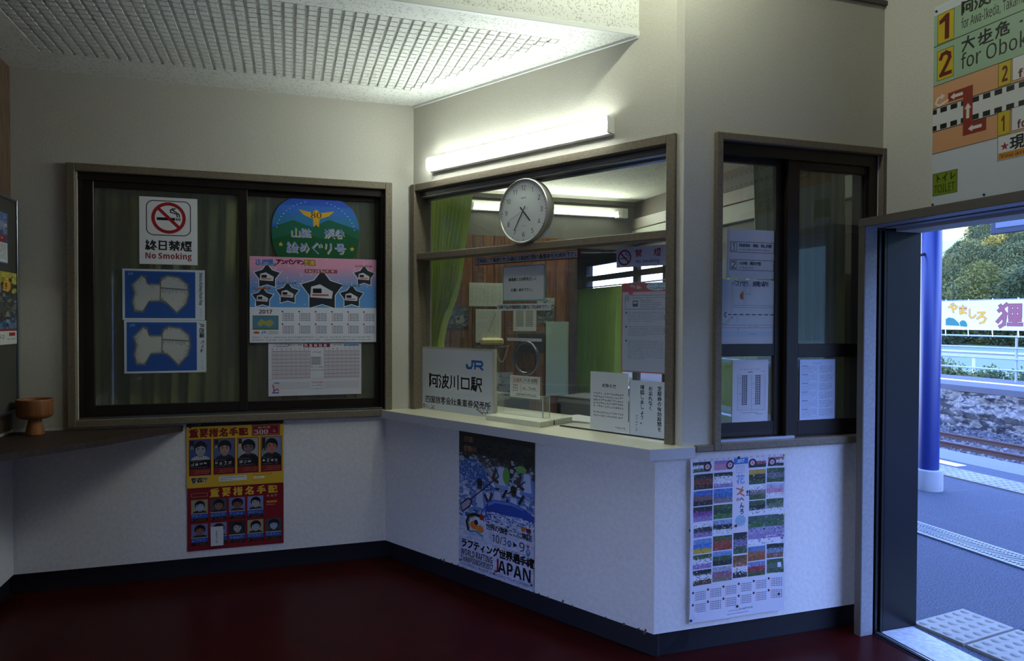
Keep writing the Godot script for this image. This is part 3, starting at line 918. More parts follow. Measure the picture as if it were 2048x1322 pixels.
func sash(n: Node, x0: float, x1: float, y0: float, y1: float, st: Array, ra: Array, z: float, mid := []):
	# a sliding sash: left and right stile widths, bottom and top rail widths, depth z
	var s := Node3D.new()
	s.name = "sash"
	n.add_child(s, true)
	part("stile", sp(Vector3(x0, y0, z - 0.014), Vector3(x0 + st[0], y1, z + 0.014)), M.sash, s)
	part("stile", sp(Vector3(x1 - st[1], y0, z - 0.014), Vector3(x1, y1, z + 0.014)), M.sash, s)
	part("rail", sp(Vector3(x0 + st[0], y0, z - 0.012), Vector3(x1 - st[1], y0 + ra[0], z + 0.012)), M.sash, s)
	part("rail", sp(Vector3(x0 + st[0], y1 - ra[1], z - 0.012), Vector3(x1 - st[1], y1, z + 0.012)), M.sash, s)
	var lo: float = y0 + ra[0]
	var top: float = y1 - ra[1]
	if mid:
		part("rail", sp(Vector3(x0 + st[0], mid[0], z - 0.012), Vector3(x1 - st[1], mid[1], z + 0.012)), M.sash, s)
		part("glass_pane", sp(Vector3(x0 + st[0], lo, z - 0.0015), Vector3(x1 - st[1], mid[0], z + 0.0015), 0.0), M.glass, s)
		lo = mid[1]
	part("glass_pane", sp(Vector3(x0 + st[0], lo, z - 0.0015), Vector3(x1 - st[1], top, z + 0.0015), 0.0), M.glass, s)
	return s

func build_windows():
	# back wall: two sliding sashes
	var n = frame_node("window_1", Vector3(0, 0, ZL))
	casing_frame(n, -1.1575, 0.6058, 0.8966, 2.346, 0.042, -0.06, 0.028)
	part("track_frame", mb().span(Vector3(-1.115, 2.262, -0.11), Vector3(0.564, 2.304, -0.005)).span(Vector3(-1.115, 0.938, -0.11), Vector3(0.564, 0.955, -0.012)).span(Vector3(-1.115, 0.955, -0.11), Vector3(-1.086, 2.262, -0.01)).span(Vector3(0.54, 0.955, -0.11), Vector3(0.564, 2.262, -0.01)).done(), M.sash, n)
	part("sill_track", sp(Vector3(-1.10, 0.9385, -0.012), Vector3(0.55, 0.948, 0.006), 0.001), M.steel, n)
	sash(n, -1.086, -0.238, 0.955, 2.262, [0.05, 0.046], [0.056, 0.036], -0.032)
	sash(n, -0.285, 0.54, 0.955, 2.262, [0.046, 0.03], [0.05, 0.03], -0.066)
	# counter window: fixed lights above and below a bar
	n = frame_node("window_2", Vector3(XC, 0, ZL), TT)
	part("casing", sp(Vector3(0.0, YLED, -0.11), Vector3(0.04, 2.342, 0.028), 0.003), M.casing, n)
	part("casing", sp(Vector3(1.80, YLED, -0.11), Vector3(1.846, 2.342, 0.022), 0.003), M.casing, n)
	part("casing", sp(Vector3(0.04, 2.30, -0.06), Vector3(1.80, 2.342, 0.022), 0.003), M.casing, n)
	part("transom", sp(Vector3(0.04, 1.873, -0.1), Vector3(1.80, 1.912, 0.008), 0.003), M.casing, n)
	part("head_track", mb().span(Vector3(0.04, 2.252, -0.105), Vector3(1.80, 2.30, -0.065), 0.002).span(Vector3(0.04, 2.268, -0.06), Vector3(1.80, 2.30, -0.02), 0.002).done(), M.steel, n)
	part("head_bead", sp(Vector3(0.04, 2.262, -0.064), Vector3(1.80, 2.268, -0.018), 0.001), M.alu, n)
	part("glass_pane", sp(Vector3(0.04, 1.912, -0.0715), Vector3(1.80, 2.255, -0.0685), 0.0), M.glass, n)
	var low := PackedVector2Array([Vector2(0.04, YLED + 0.003), Vector2(0.655, YLED + 0.003), Vector2(0.655, 1.055), Vector2(1.13, 1.055), Vector2(1.13, YLED + 0.003), Vector2(1.80, YLED + 0.003), Vector2(1.80, 1.873), Vector2(0.04, 1.873)])
	part("glass_pane", mb().plate(low, -0.0715, -0.0685).done(), M.glass, n)
	part("glass_bead", mb().span(Vector3(1.13, YLED, -0.078), Vector3(1.80, YLED + 0.006, -0.062)).span(Vector3(0.04, YLED, -0.078), Vector3(0.655, YLED + 0.006, -0.062)).done(), M.black, n)
	part("speaking_grille", grille_ring(), M.steel, n, Vector3(0.882, 1.287, -0.07))
	part("grille_mesh", grille_disc(), M.steel, n, Vector3(0.882, 1.287, -0.064))
	# right wall: two sashes with a middle rail
	n = frame_node("window_3", Vector3(0, 0, ZK))
	casing_frame(n, 1.8156, 2.7874, 0.9112, 2.3436, 0.034, -0.06, 0.024)
	part("casing", sp(Vector3(1.724, 0.9112, -0.02), Vector3(1.8156, 0.940, 0.020), 0.003), M.casing, n)
	part("track_frame", mb().span(Vector3(1.849, 2.255, -0.115), Vector3(2.753, 2.31, -0.004)).span(Vector3(1.849, 0.945, -0.115), Vector3(2.753, 0.955, -0.02)).span(Vector3(2.70, 0.955, -0.115), Vector3(2.753, 2.255, -0.004)).done(), M.sash, n)
	part("sill_track", sp(Vector3(1.85, 0.9445, -0.022), Vector3(2.27, 0.957, 0.0), 0.001), M.alu, n)
	sash(n, 2.232, 2.735, 0.955, 2.255, [0.066, 0.05], [0.07, 0.04], -0.03, [1.325, 1.39])
	sash(n, 1.849, 2.262, 0.955, 2.262, [0.006, 0.07], [0.068, 0.03], -0.066, [1.332, 1.39])

func grille_ring() -> ArrayMesh:
	var m := mb()
	m.smooth()
	var p := PackedVector2Array()
	for i in 9:
		var a := PI * i / 8.0
		p.append(Vector2(0.087 - cos(a) * 0.0085, sin(a) * 0.010))
	var t := Transform3D(Basis(Vector3.RIGHT, PI / 2), Vector3.ZERO)
	p.reverse()
	m.lathe(p, 48, t)
	var q := PackedVector2Array()
	for i in 9:
		var a := PI * i / 8.0
		q.append(Vector2(0.087 - cos(a) * 0.0085, -sin(a) * 0.010))
	m.lathe(q, 48, t)
	return m.done()
func grille_disc() -> ArrayMesh:
	# a fine wire mesh filling the ring
	var m := mb()
	for k in 17:
		var u := -0.072 + k * 0.009
		var h := sqrt(maxf(0.0, 0.079 * 0.079 - u * u))
		m.box(Vector3(u, 0, 0), Vector3(0.002, h * 2, 0.001))
		m.box(Vector3(0, u, 0.001), Vector3(h * 2, 0.002, 0.001))
	return m.done()

# ---------------------------------------------------------------- door to the platform
func build_door():
	var n = frame_node("door_1")
	part("jamb", sp(Vector3(2.58, 0, -2.637), Vector3(2.652, 1.975, -2.602), 0.002), M.door_frame, n)
	part("jamb_edge", sp(Vector3(2.575, 0, -2.639), Vector3(2.581, 1.977, -2.6015), 0.001), M.casing_dark, n)
	part("jamb_panel", sp(Vector3(2.724, 0, -2.637), Vector3(2.935, 1.945, -2.614), 0.002), M.leaf, n)
	part("jamb_recess", sp(Vector3(2.652, 0, -2.637), Vector3(2.724, 1.945, -2.618), 0.0), M.sash, n)
	part("guide", sp(Vector3(2.668, 0, -2.616), Vector3(2.680, 1.93, -2.606), 0.001), M.leaf, n)
	part("guide", sp(Vector3(2.70, 0, -2.616), Vector3(2.716, 1.93, -2.606), 0.001), M.leaf, n)
	part("jamb", sp(Vector3(2.58, 0, -0.435), Vector3(2.93, 1.975, -0.40), 0.002), M.door_frame, n)
	part("lintel", sp(Vector3(2.578, 1.943, -2.602), Vector3(2.66, 1.976, -0.40), 0.002), M.door_frame, n)
	part("lintel", sp(Vector3(2.70, 1.943, -2.602), Vector3(2.95, 1.976, -0.40), 0.002), M.door_frame, n)
	part("lintel_track", sp(Vector3(2.66, 1.958, -2.602), Vector3(2.70, 1.976, -0.40), 0.0), M.black, n)
	part("lintel_face", sp(Vector3(2.573, 1.944, -2.639), Vector3(2.578, 1.978, -0.40), 0.001), M.casing_dark, n)
	part("filler", sp(Vector3(2.58, 1.976, -2.637), Vector3(XD, 1.985, -0.40), 0.0), M.casing_dark, n)
	part("floor_track", mb().span(Vector3(2.652, -0.02, -2.60), Vector3(2.70, 0.002, -0.40)).span(Vector3(2.662, 0.002, -2.60), Vector3(2.668, 0.010, -0.40)).span(Vector3(2.690, 0.002, -2.60), Vector3(2.697, 0.008, -0.40)).done(), M.black, n)
	part("floor_rail", sp(Vector3(2.672, 0.002, -2.60), Vector3(2.678, 0.0125, -0.40), 0.001), M.alu, n)
	part("sill", sp(Vector3(2.70, -0.12, -2.65), Vector3(2.915, 0.0, -0.40), 0.004), grained(c8(150, 150, 148), c8(186, 186, 182), 2.5, 0.02, 0.7, 0.1, 44), n)

# ---------------------------------------------------------------- the counter
func tpoly(pts: Array) -> PackedVector2Array:
	var p := PackedVector2Array()
	for q in pts:
		var v := tpos(q[0], 0, q[1])
		p.append(Vector2(v.x, v.z))
	return p
func build_counter():
	var sl := -0.5 * OFF / 0.8660254
	var sk := LT - 0.5 * OFF / 0.8660254
	var front := tpoly([[sl, OFF], [sk, OFF]])
	var p := PackedVector2Array([front[0], front[1], Vector2(XK + 0.02, ZK), Vector2(XC + 0.1, ZL - 0.02), Vector2(front[0].x, ZL - 0.02)])
	struct("wall_counter_lower", mb().prism(p, YB, 0.884).done(), M.counter_wall)
	var q := tpoly([[sl + 0.02, OFF - 0.03], [sk, OFF - 0.03]])
	struct("baseboard_counter", mb().prism(PackedVector2Array([q[0], q[1], Vector2(q[1].x + 0.02, ZK - 0.03), Vector2(XK + 0.02, ZK - 0.03), Vector2(XC + 0.1, ZL - 0.02)]), 0.0, YB).done(), M.base)
	# worktop: a slab with a pale edge
	var lo := 0.885
	var f := 0.188
	var a := tpos(-0.5 * f / 0.8660254, 0, f)
	var se := (ZK + 0.015 - ZL - 0.5 * f) / 0.8660254
	var b := tpos(se, 0, f)
	var inner := tpoly([[1.9, -0.45], [-0.2, -0.45]])
	var o = thing("counter_worktop", "cream ticket counter worktop with pale grey front edge", "counter", Vector3.ZERO)
	var sh := PackedVector2Array([Vector2(a.x, a.z), Vector2(b.x, b.z), Vector2(1.722, ZK + 0.015), Vector2(1.722, ZK - 0.02), inner[0], inner[1]])
	part("top", mb().prism(sh, YLED - 0.003, YLED).done(), M.ledge_top, o)
	part("slab", mb().prism(sh, lo, YLED - 0.003).done(), M.ledge_edge, o)
	var sb := mb()
	# chips knocked out of the lower edge of the plaster
	var r := RandomNumberGenerator.new()
	r.seed = 5
	for k in 26:
		var s := r.randf_range(0.05, sk - 0.02)
		var big := 1.0 if k > 5 else 2.2
		var c := tpos(s, YB + r.randf_range(-0.001, 0.003) * big, OFF + 0.0006)
		var t := Transform3D(Basis(Vector3.UP, TT) * Basis(Vector3.BACK, r.randf_range(-0.6, 0.6)), c)
		sb.box(Vector3.ZERO, Vector3(r.randf_range(0.004, 0.014), r.randf_range(0.004, 0.012) * big, 0.001), 0.0, t)
	part("chipped_edge", sb.done(), M.casing_dark, get_node("wall_counter_lower"))

# ---------------------------------------------------------------- lamps
func build_lamps():
	var n = thing("batten_lamp", "long white batten lamp glowing on the wall above the ticket window", "lamp", tpos(0.845, 2.438, 0.0), TT)
	part("housing", sp(Vector3(-0.655, -0.044, 0.0), Vector3(0.663, 0.042, 0.040), 0.003), M.white, n)
	var cover := mb()
	var prof := PackedVector2Array()
	for i in 11:
		var a := PI * i / 10.0
		prof.append(Vector2(cos(a) * 0.040, 0.040 + 0.024 * pow(sin(a), 0.6)))
	cover.smooth()
	for i in 10:
		var p := prof[i]; var q := prof[i + 1]
		cover.quad(Vector3(-0.652, p.x, p.y), Vector3(-0.652, q.x, q.y), Vector3(0.652, q.x, q.y), Vector3(0.652, p.x, p.y))
	cover.smooth(false)
	for sx in [-0.652, 0.652]:
		for i in range(1, 10):
			if sx < 0: cover.tri(Vector3(sx, prof[0].x, prof[0].y), Vector3(sx, prof[i + 1].x, prof[i + 1].y), Vector3(sx, prof[i].x, prof[i].y))
			else: cover.tri(Vector3(sx, prof[0].x, prof[0].y), Vector3(sx, prof[i].x, prof[i].y), Vector3(sx, prof[i + 1].x, prof[i + 1].y))
	var glow := mat(c8(250, 252, 246), 0.4)
	glow.emission_enabled = true
	glow.emission = Color(0.95, 1.0, 0.98)
	glow.emission_energy_multiplier = 46.0
	part("glowing_cover", cover.done(), glow, n)
	part("end_cap", sp(Vector3(0.653, -0.043, 0.0), Vector3(0.665, 0.041, 0.058), 0.004), M.white, n)
	var l := AreaLight3D.new()
	l.name = "batten_light"
	l.light_color = Color(0.95, 1.0, 0.98)
	l.light_energy = 0.12
	l.area_size = Vector2(1.28, 0.07)
	l.shadow_enabled = true
	l.position = tpos(0.845, 2.438, 0.072)
	l.rotation.y = TT + PI
	add_child(l)
	# twin tube lamp under the high ceiling, above the frame of the photograph
	var h = thing("ceiling_lamp", "white twin tube lamp under the high ceiling of the waiting room", "lamp", Vector3(1.25, YTOP, -2.35))
	part("housing", sp(Vector3(-0.62, -0.025, -0.10), Vector3(0.62, 0.0, 0.10), 0.004), M.white, h)
	var hg := mat(c8(250, 252, 246), 0.4)
	hg.emission_enabled = true
	hg.emission = Color(0.96, 1.0, 0.92)
	hg.emission_energy_multiplier = 4.0
	for z in [-0.06, 0.06]:
		part("tube", mb().smooth().tube(PackedVector3Array([Vector3(-0.58, -0.045, z), Vector3(0.58, -0.045, z)]), 0.016, 12).done(), hg, h)
	for k in 2:
		var hl := OmniLight3D.new()
		hl.name = "ceiling_lamp_light"
		hl.light_color = Color(0.96, 1.0, 0.92)
		hl.light_energy = 0.31
		hl.light_size = 0.02
		hl.omni_range = 14.0
		hl.omni_attenuation = 2.0
		hl.shadow_enabled = true
		hl.position = Vector3(1.25 + (k - 0.5) * 0.5, YTOP - 0.075, -2.35)
		add_child(hl, true)
	# tube lamp on the partition in the office
	var o = thing("tube_lamp", "bare fluorescent tube lamp high on the office partition behind the clock", "lamp", Vector3(1.98, 2.39, ZF))
	part("housing", sp(Vector3(-0.74, -0.03, 0.0), Vector3(0.74, 0.05, 0.05), 0.004), M.white, o)
	var tube := mb()
	tube.smooth()
	tube.tube(PackedVector3Array([Vector3(-0.62, -0.012, 0.085), Vector3(0.62, -0.012, 0.085)]), 0.017, 14)
	var glow2 := mat(c8(250, 252, 246), 0.4)
	glow2.emission_enabled = true
	glow2.emission = Color(0.95, 1.0, 0.90)
	glow2.emission_energy_multiplier = 5.0
	part("tube", tube.done(), glow2, o)
	for sx in [-0.64, 0.64]:
		part("socket", sp(Vector3(sx - 0.022, -0.04, 0.04), Vector3(sx + 0.022, 0.02, 0.108), 0.004), M.white, o)
	var l2 := AreaLight3D.new()
	l2.name = "tube_light"
	l2.light_color = Color(0.95, 1.0, 0.90)
	l2.light_energy = 1.5
	l2.area_size = Vector2(1.24, 0.03)
	l2.shadow_enabled = true
	l2.position = Vector3(1.98, 2.375, ZF + 0.108)
	l2.rotation = Vector3(-0.35, PI, 0)
	add_child(l2)

# ---------------------------------------------------------------- printed things on the back wall
func poster(called: String, label: String, category: String, plane: String, u0: float, u1: float, y0: float, y1: float, o: float, m: Material, wave := 0.0, curl := 0.0, group := ""):
	var u := (u0 + u1) * 0.5
	var y := (y0 + y1) * 0.5
	var at := lpos(u, y, o)
	var turn := 0.0
	if plane == "T":
		at = tpos(u, y, o); turn = TT
	elif plane == "R":
		at = rpos(u, y, o)
	elif plane == "D":
		at = Vector3(XD - o, y, u); turn = -PI / 2
	elif plane == "W":
		at = Vector3(XW + o, y, u); turn = PI / 2
	elif plane == "F":
		at = Vector3(u, y, ZF + o)
	var n = solo(called, sheet(absf(u1 - u0), y1 - y0, wave, curl, int(u * 97 + y * 31)), m, at, turn)
	return tag(n, label, category, group)

func pins(n: Node, spots: Array, m: Material, r := 0.006):
	var b := mb()
	b.smooth()
	b.lathe(PackedVector2Array([Vector2(r, 0), Vector2(r, 0.002), Vector2(r * 0.7, 0.004), Vector2(0, 0.005)]), 12, Transform3D(Basis(Vector3.RIGHT, PI / 2), Vector3.ZERO))
	var mesh := b.done()
	for s in spots: part("pin", mesh, m, n, Vector3(s[0], s[1], 0.002 if s.size() < 3 else s[2]))

const RED := Color(0.66, 0.10, 0.09)
const INK := Color(0.06, 0.06, 0.07)

func no_smoking_mark(c: Cv, x: float, y: float, rad: float, red: Color, ink: Color):
	c.rect(x - rad * 0.68, y - rad * 0.02, rad * 1.05, rad * 0.17, ink)
	c.rect(x + rad * 0.42, y - rad * 0.02, rad * 0.06, rad * 0.17, ink)
	c.rect(x + rad * 0.52, y - rad * 0.02, rad * 0.06, rad * 0.17, ink)
	c.rect(x + rad * 0.62, y - rad * 0.02, rad * 0.06, rad * 0.17, ink)
	for k in 2:
		var d := k * rad * 0.13
		c.line([Vector2(x + rad * 0.5 + d, y - rad * 0.1), Vector2(x + rad * 0.48 + d, y - rad * 0.25), Vector2(x + rad * 0.3 + d, y - rad * 0.33 - d * 0.4), Vector2(x + rad * 0.12 + d, y - rad * 0.36 - d), Vector2(x + rad * 0.1 + d, y - rad * 0.5), Vector2(x + rad * 0.25 + d, y - rad * 0.62)], rad * 0.07, ink)
	c.ring(x, y, rad * 0.9, rad * 0.2, red)
	c.seg(Vector2(x - rad * 0.62, y - rad * 0.62), Vector2(x + rad * 0.62, y + rad * 0.62), rad * 0.2, red)

func face(c: Cv, x: float, y: float, w: float, h: float, bg: Color, skin: Color, hair: Color, top: Color, sd: int):
	# a plain printed head and shoulders, no one in particular
	c.rect(x, y, w, h, bg)
	var cx := x + w * 0.52
	c.disc(cx, y + h * 1.02, w * 0.46, h * 0.24, top)
	c.rect(cx - w * 0.11, y + h * 0.66, w * 0.22, h * 0.2, skin.darkened(0.2))
	c.disc(cx, y + h * 0.40, w * (0.31 + 0.02 * (sd % 3)), h * 0.34, hair)
	c.disc(cx, y + h * 0.50, w * 0.245, h * 0.30, skin)
	c.poly(PackedVector2Array([Vector2(cx - w * 0.25, y + h * 0.40), Vector2(cx - w * 0.2, y + h * 0.2), Vector2(cx + w * 0.2, y + h * 0.2), Vector2(cx + w * 0.25, y + h * 0.40), Vector2(cx + w * (0.05 - 0.05 * (sd % 4)), y + h * (0.29 + 0.02 * (sd % 3)))]), hair)
	for s in [-1.0, 1.0]:
		c.rect(cx + s * w * 0.12 - w * 0.06, y + h * 0.42, w * 0.12, h * 0.022, hair)
		c.disc(cx + s * w * 0.12, y + h * 0.475, w * 0.045, h * 0.018, hair, 10)
	c.rect(cx - w * 0.045, y + h * 0.58, w * 0.09, h * 0.018, skin.darkened(0.35))
	c.rect(cx - w * 0.09, y + h * 0.67, w * 0.18, h * 0.022, skin.lerp(Color(0.5, 0.15, 0.12), 0.6))

func kl(v: float, z: float) -> float:
	return v * (ZL + z) / ZL
func ky(v: float, z: float) -> float:
	return 1.5 + (v - 1.5) * (ZL + z) / ZL

func build_back_wall_things():
	var zf := -0.030      # just in front of the left sash's pane
	var zr := -0.063
	# no smoking
	var c := cv(330, 420, c8(232, 232, 230))
	for k in 4:
		var x := 40 + (k % 2) * 250; var y := 22 + (k / 2) * 215
		c.ring([80, 250, 80, 250][k], [62, 62, 196, 196][k], 40, 5, INK)
	c.rect(80, 22, 170, 214, c8(232, 232, 230)); c.rect(40, 62, 250, 134, c8(232, 232, 230))
	c.rect(80, 20, 170, 5, INK); c.rect(80, 234, 170, 5, INK); c.rect(38, 62, 5, 134, INK); c.rect(287, 62, 5, 134, INK)
	no_smoking_mark(c, 165, 128, 98, RED, INK)
	c.kan("終日禁煙", 34, 270, 62, 8.5, INK, 1.07)
	c.text("No Smoking", 34, 347, 262, 50, c8(140, 26, 26), true)
	poster("no_smoking_sign", "white sign with red no smoking ring and black characters on left window", "sign", "L", kl(-0.806, zf), kl(-0.506, zf), ky(1.806, zf), ky(2.186, zf), zf, print_mat(c))
	# two route maps
	for k in 2:
		c = cv(560, 384, c8(205, 212, 222), 5 + k)
		var blue := c8(38, 84, 160)
		c.rect(16, 14, 478, 356, c8(64, 104, 170)); c.rect(18, 22, 474, 346, blue)
		var land := c8(186, 190, 186)
		var sh := PackedVector2Array([Vector2(62, 120), Vector2(128, 48), Vector2(152, 58), Vector2(168, 110), Vector2(250, 112), Vector2(262, 66), Vector2(300, 46), Vector2(380, 58), Vector2(440, 110), Vector2(448, 190), Vector2(430, 258), Vector2(366, 330), Vector2(300, 258), Vector2(260, 240), Vector2(178, 244), Vector2(136, 322), Vector2(82, 318), Vector2(66, 250), Vector2(80, 180)])
		c.poly(sh, land)
		for i in sh.size():
			c.seg(sh[i], sh[(i + 1) % sh.size()], 11, c8(126, 122, 112))
			c.seg(sh[i], sh[(i + 1) % sh.size()], 3, c8(90, 96, 120))
			var mid := (sh[i] + sh[(i + 1) % sh.size()]) * 0.5
			for q in 7:
				var b := sh[i].lerp(sh[(i + 1) % sh.size()], (q + 0.5) / 7.0)
				c.seg(b, b + (Vector2(250, 185) - mid).normalized() * c.r.randf_range(10, 30), 2.2, c8(84, 82, 80))
		c.line([Vector2(255, 112), Vector2(252, 240)], 9, c8(120, 118, 108))
		c.line([Vector2(258, 140), Vector2(440, 152)], 9, c8(96, 104, 110))
		for q in 14: c.rect(264 + q * 12, 146, 3, c.r.randf_range(12, 40), c8(92, 92, 92))
		c.text("JR", 34, 28, 40, 20, c8(120, 170, 220), true)
		c.rect(496, 0, 64, 384, c8(205, 212, 222))
		var im2 := cv(370, 60, c8(205, 212, 222), 8)
		if k == 0: im2.text("Shikoku Railway Route Map", 10, 12, 250, 32, INK, true)
		else:
			im2.text("JR", 14, 12, 30, 34, INK, true); im2.kan("四国", 50, 12, 34, 5, INK); im2.fakes(135, 12, 105, 34, INK)
		im2.fakes(285, 20, 70, 14, c8(80, 80, 90))
		im2.im.rotate_90(CLOCKWISE)
		c.im.blit_rect(im2.im, Rect2i(0, 0, 60, 370), Vector2i(498, 8))
		if k == 0: poster("route_map", "blue railway route map of an island titled in English, below the no smoking sign", "map", "L", kl(-0.892, zf), kl(-0.468, zf), ky(1.490, zf), ky(1.777, zf), zf, print_mat(c), 0.001)
		else: poster("route_map", "blue railway route map of an island, lower of the two", "map", "L", kl(-0.884, zf), kl(-0.461, zf), ky(1.189, zf), ky(1.4885, zf), zf, print_mat(c), 0.001)
	# round-cornered badge of an excursion train
	c = cv(512, 450, c8(50, 80, 170), 3)
	c.rect(0, 0, 512, 200, c8(52, 92, 190)); c.rect(0, 60, 512, 60, c8(58, 110, 190)); c.rect(0, 118, 512, 60, c8(52, 116, 160))
	c.poly(PackedVector2Array([Vector2(0, 200), Vector2(120, 150), Vector2(230, 190), Vector2(330, 140), Vector2(512, 195), Vector2(512, 450), Vector2(0, 450)]), c8(34, 96, 72))
	c.poly(PackedVector2Array([Vector2(0, 270), Vector2(160, 220), Vector2(300, 260), Vector2(420, 215), Vector2(512, 255), Vector2(512, 450), Vector2(0, 450)]), c8(26, 84, 50))
	var gold := c8(206, 160, 50)
	c.poly(PackedVector2Array([Vector2(150, 82), Vector2(232, 100), Vector2(256, 80), Vector2(280, 100), Vector2(366, 86), Vector2(330, 118), Vector2(276, 138), Vector2(272, 190), Vector2(256, 172), Vector2(240, 190), Vector2(238, 138), Vector2(186, 118)]), gold)
	c.text("80", 226, 98, 60, 34, INK, false, true)
	for k in 26:
		var a := PI * (1.06 + 0.88 * k / 25.0)
		if k in [11, 12, 13, 14]: continue
		c.disc(256 + cos(a) * 232, 235 + sin(a) * 205, 4, 3, c8(190, 205, 220), 6)
	var purple := c8(120, 132, 196)
	var gl := c8(216, 196, 120)
	for e in [[4.0, gl], [0.0, purple]]:
		c.kan("山継", 108 + e[0], 196 + e[0], 56, 7, e[1]); c.kan("渓谷", 306 + e[0], 196 + e[0], 56, 7, e[1])
		c.kan("絵めぐり号", 84 + e[0], 282 + e[0], 66, 8, e[1])
	for q in [[52.0, 300.0], [470.0, 315.0]]:
		var star := PackedVector2Array()
		for i in 10: star.append(Vector2(q[0], q[1]) + Vector2.from_angle(-PI / 2 + TAU * i / 10.0) * (17.0 if i % 2 == 0 else 7.0))
		c.poly(star, gold)
	var out := PackedVector2Array()
	for i in 56:
		var a := TAU * i / 56.0
		out.append(Vector2(signf(cos(a)) * pow(absf(cos(a)), 0.72) * 0.258, signf(sin(a)) * pow(absf(sin(a)), 0.80) * 0.225))
	var b = solo("train_badge", mb().plate(out, -0.004, 0.0, Rect2(-0.258, -0.225, 0.516, 0.45)).done(), print_mat(c, 0.35), lpos(kl(0.152, zr), ky(2.017, zr), zr + 0.003))
	tag(b, "blue and green round train badge with gold bird and number 80", "badge")
	# year planner with train photographs
	c = cv(740, 512, c8(214, 216, 224), 9)
	for i in 30:
		c.rect(0, i * 10, 740, 11, c8(214, 150, 176).lerp(c8(96, 150, 210), clampf((i - 5) / 14.0, 0.0, 1.0)))
	for k in 60: c.disc(c.r.randf() * 740, c.r.randf() * 290, 3, 3, c8(232, 214, 232), 8)
	var plum := c8(90, 24, 44)
	c.text("JR", 30, 18, 34, 26, c8(60, 110, 190), true); c.kan("四国", 70, 16, 30, 5.5, c8(60, 110, 190), 1.05)
	c.kan("アンパンマン", 148, 14, 30, 7, plum, 0.92)
	c.kan("列車", 310, 14, 32, 9, c8(30, 20, 20), 1.02); c.kan("列車", 310, 14, 32, 4, c8(226, 190, 60), 1.02)
	for q in [[98, 118, 76], [414, 200, 128], [666, 104, 66], [72, 246, 62], [214, 218, 68], [590, 232, 74]]:
		var st := PackedVector2Array(); var st2 := PackedVector2Array()
		for i in 10:
			var d := Vector2.from_angle(-PI / 2 + TAU * i / 10.0) * (1.0 if i % 2 == 0 else 0.62)
			st.append(Vector2(q[0], q[1]) + d * (q[2] + 7)); st2.append(Vector2(q[0], q[1]) + d * q[2])
		c.poly(st, c8(224, 226, 232)); c.poly(st2, c8(44, 48, 52))
		var s: float = q[2]
		c.poly(PackedVector2Array([Vector2(q[0] - s * 0.55, q[1] + s * 0.3), Vector2(q[0] - s * 0.5, q[1] - s * 0.2), Vector2(q[0] - s * 0.1, q[1] - s * 0.32), Vector2(q[0] + s * 0.5, q[1] + s * 0.02), Vector2(q[0] + s * 0.45, q[1] + s * 0.36)]), c8(206, 208, 214))
		c.rect(q[0] - s * 0.42, q[1] - s * 0.12, s * 0.4, s * 0.22, c8(26, 28, 34)); c.rect(q[0] - s * 0.45, q[1] + s * 0.16, s * 0.75, s * 0.07, c8(180, 60, 50))
		c.rect(q[0] - s * 0.8, q[1] - s * 1.02, s * 1.5, s * 0.17, c8(70, 110, 150) if int(q[0]) % 3 else c8(150, 70, 70)); c.fakes(q[0] - s * 0.74, q[1] - s * 1.0, s * 1.4, s * 0.13, c8(230, 230, 235))
	c.rect(0, 306, 740, 206, c8(206, 208, 220))
	c.text("2017", 52, 316, 74, 24, plum, true)
	c.rect(16, 350, 146, 86, c8(84, 120, 84)); c.rect(22, 358, 132, 66, c8(74, 118, 160))
	c.poly(PackedVector2Array([Vector2(40, 400), Vector2(62, 370), Vector2(90, 384), Vector2(118, 372), Vector2(140, 396), Vector2(110, 420), Vector2(80, 404), Vector2(56, 418)]), c8(150, 150, 80))
	c.disc(38, 452, 18, 7, c8(190, 70, 40)); c.text("JR", 64, 444, 30, 16, c8(40, 90, 180), true); c.fakes(102, 444, 60, 6, INK); c.fakes(102, 454, 60, 6, INK)
	for j in 2:
		for i in 6:
			c.rect(180 + i * 96, 322 + j * 76, 8, 8, INK)
			c.month(184 + i * 96, 334 + j * 76, 66, 50, c8(70, 76, 100), c8(170, 80, 90))
	for j in 2: c.fakes(16, 476 + j * 16, 700, 9, c8(60, 70, 60))
	poster("year_calendar", "pink and blue 2017 calendar with star-shaped train photographs", "calendar", "L", kl(-0.225, zr), kl(0.510, zr), ky(1.358, zr), ky(1.867, zr), zr + 0.010, print_mat(c, 0.35), 0.001)
	# timetable
	c = cv(560, 328, c8(208, 208, 216), 12)
	c.fakes(30, 12, 80, 8, INK); c.fakes(30, 26, 90, 8, INK); c.text("JR", 114, 16, 14, 13, INK, true); c.fakes(132, 16, 70, 13, INK)
	c.rect(206, 14, 160, 22, c8(120, 40, 60)); c.kan("列車時刻表", 212, 16, 18, 3, c8(224, 210, 214), 1.62)
	c.fakes(370, 18, 80, 9, INK); c.rect(452, 18, 90, 12, c8(80, 130, 190)); c.fakes(456, 20, 84, 8, c8(220, 228, 240))
	for half in [[20, 226], [330, 216]]:
		for j in 22:
			c.rect(half[0], 58 + j * 7.6, half[1], 3.6, c8(176, 164, 176) if j % 3 else c8(142, 112, 126))
		for i in 9: c.rect(half[0] + half[1] * i / 8.0, 54, 1.5, 170, c8(150, 150, 160))
		for i in 9: c.fake(half[0] + half[1] * i / 8.5, 42, 9, 9, INK)
		for j in 5: c.rect(half[0], 246 + j * 9, half[1], 3, c8(170, 166, 180))
	c.fakes(258, 62, 62, 9, INK)
	for k in 5: c.frame(252 + k * 12, 96, 10, 44, 1.5, INK)
	c.fakes(250, 152, 80, 9, INK); c.fakes(250, 172, 80, 7, INK)
	c.rect(0, 228, 560, 2, c8(168, 166, 178))
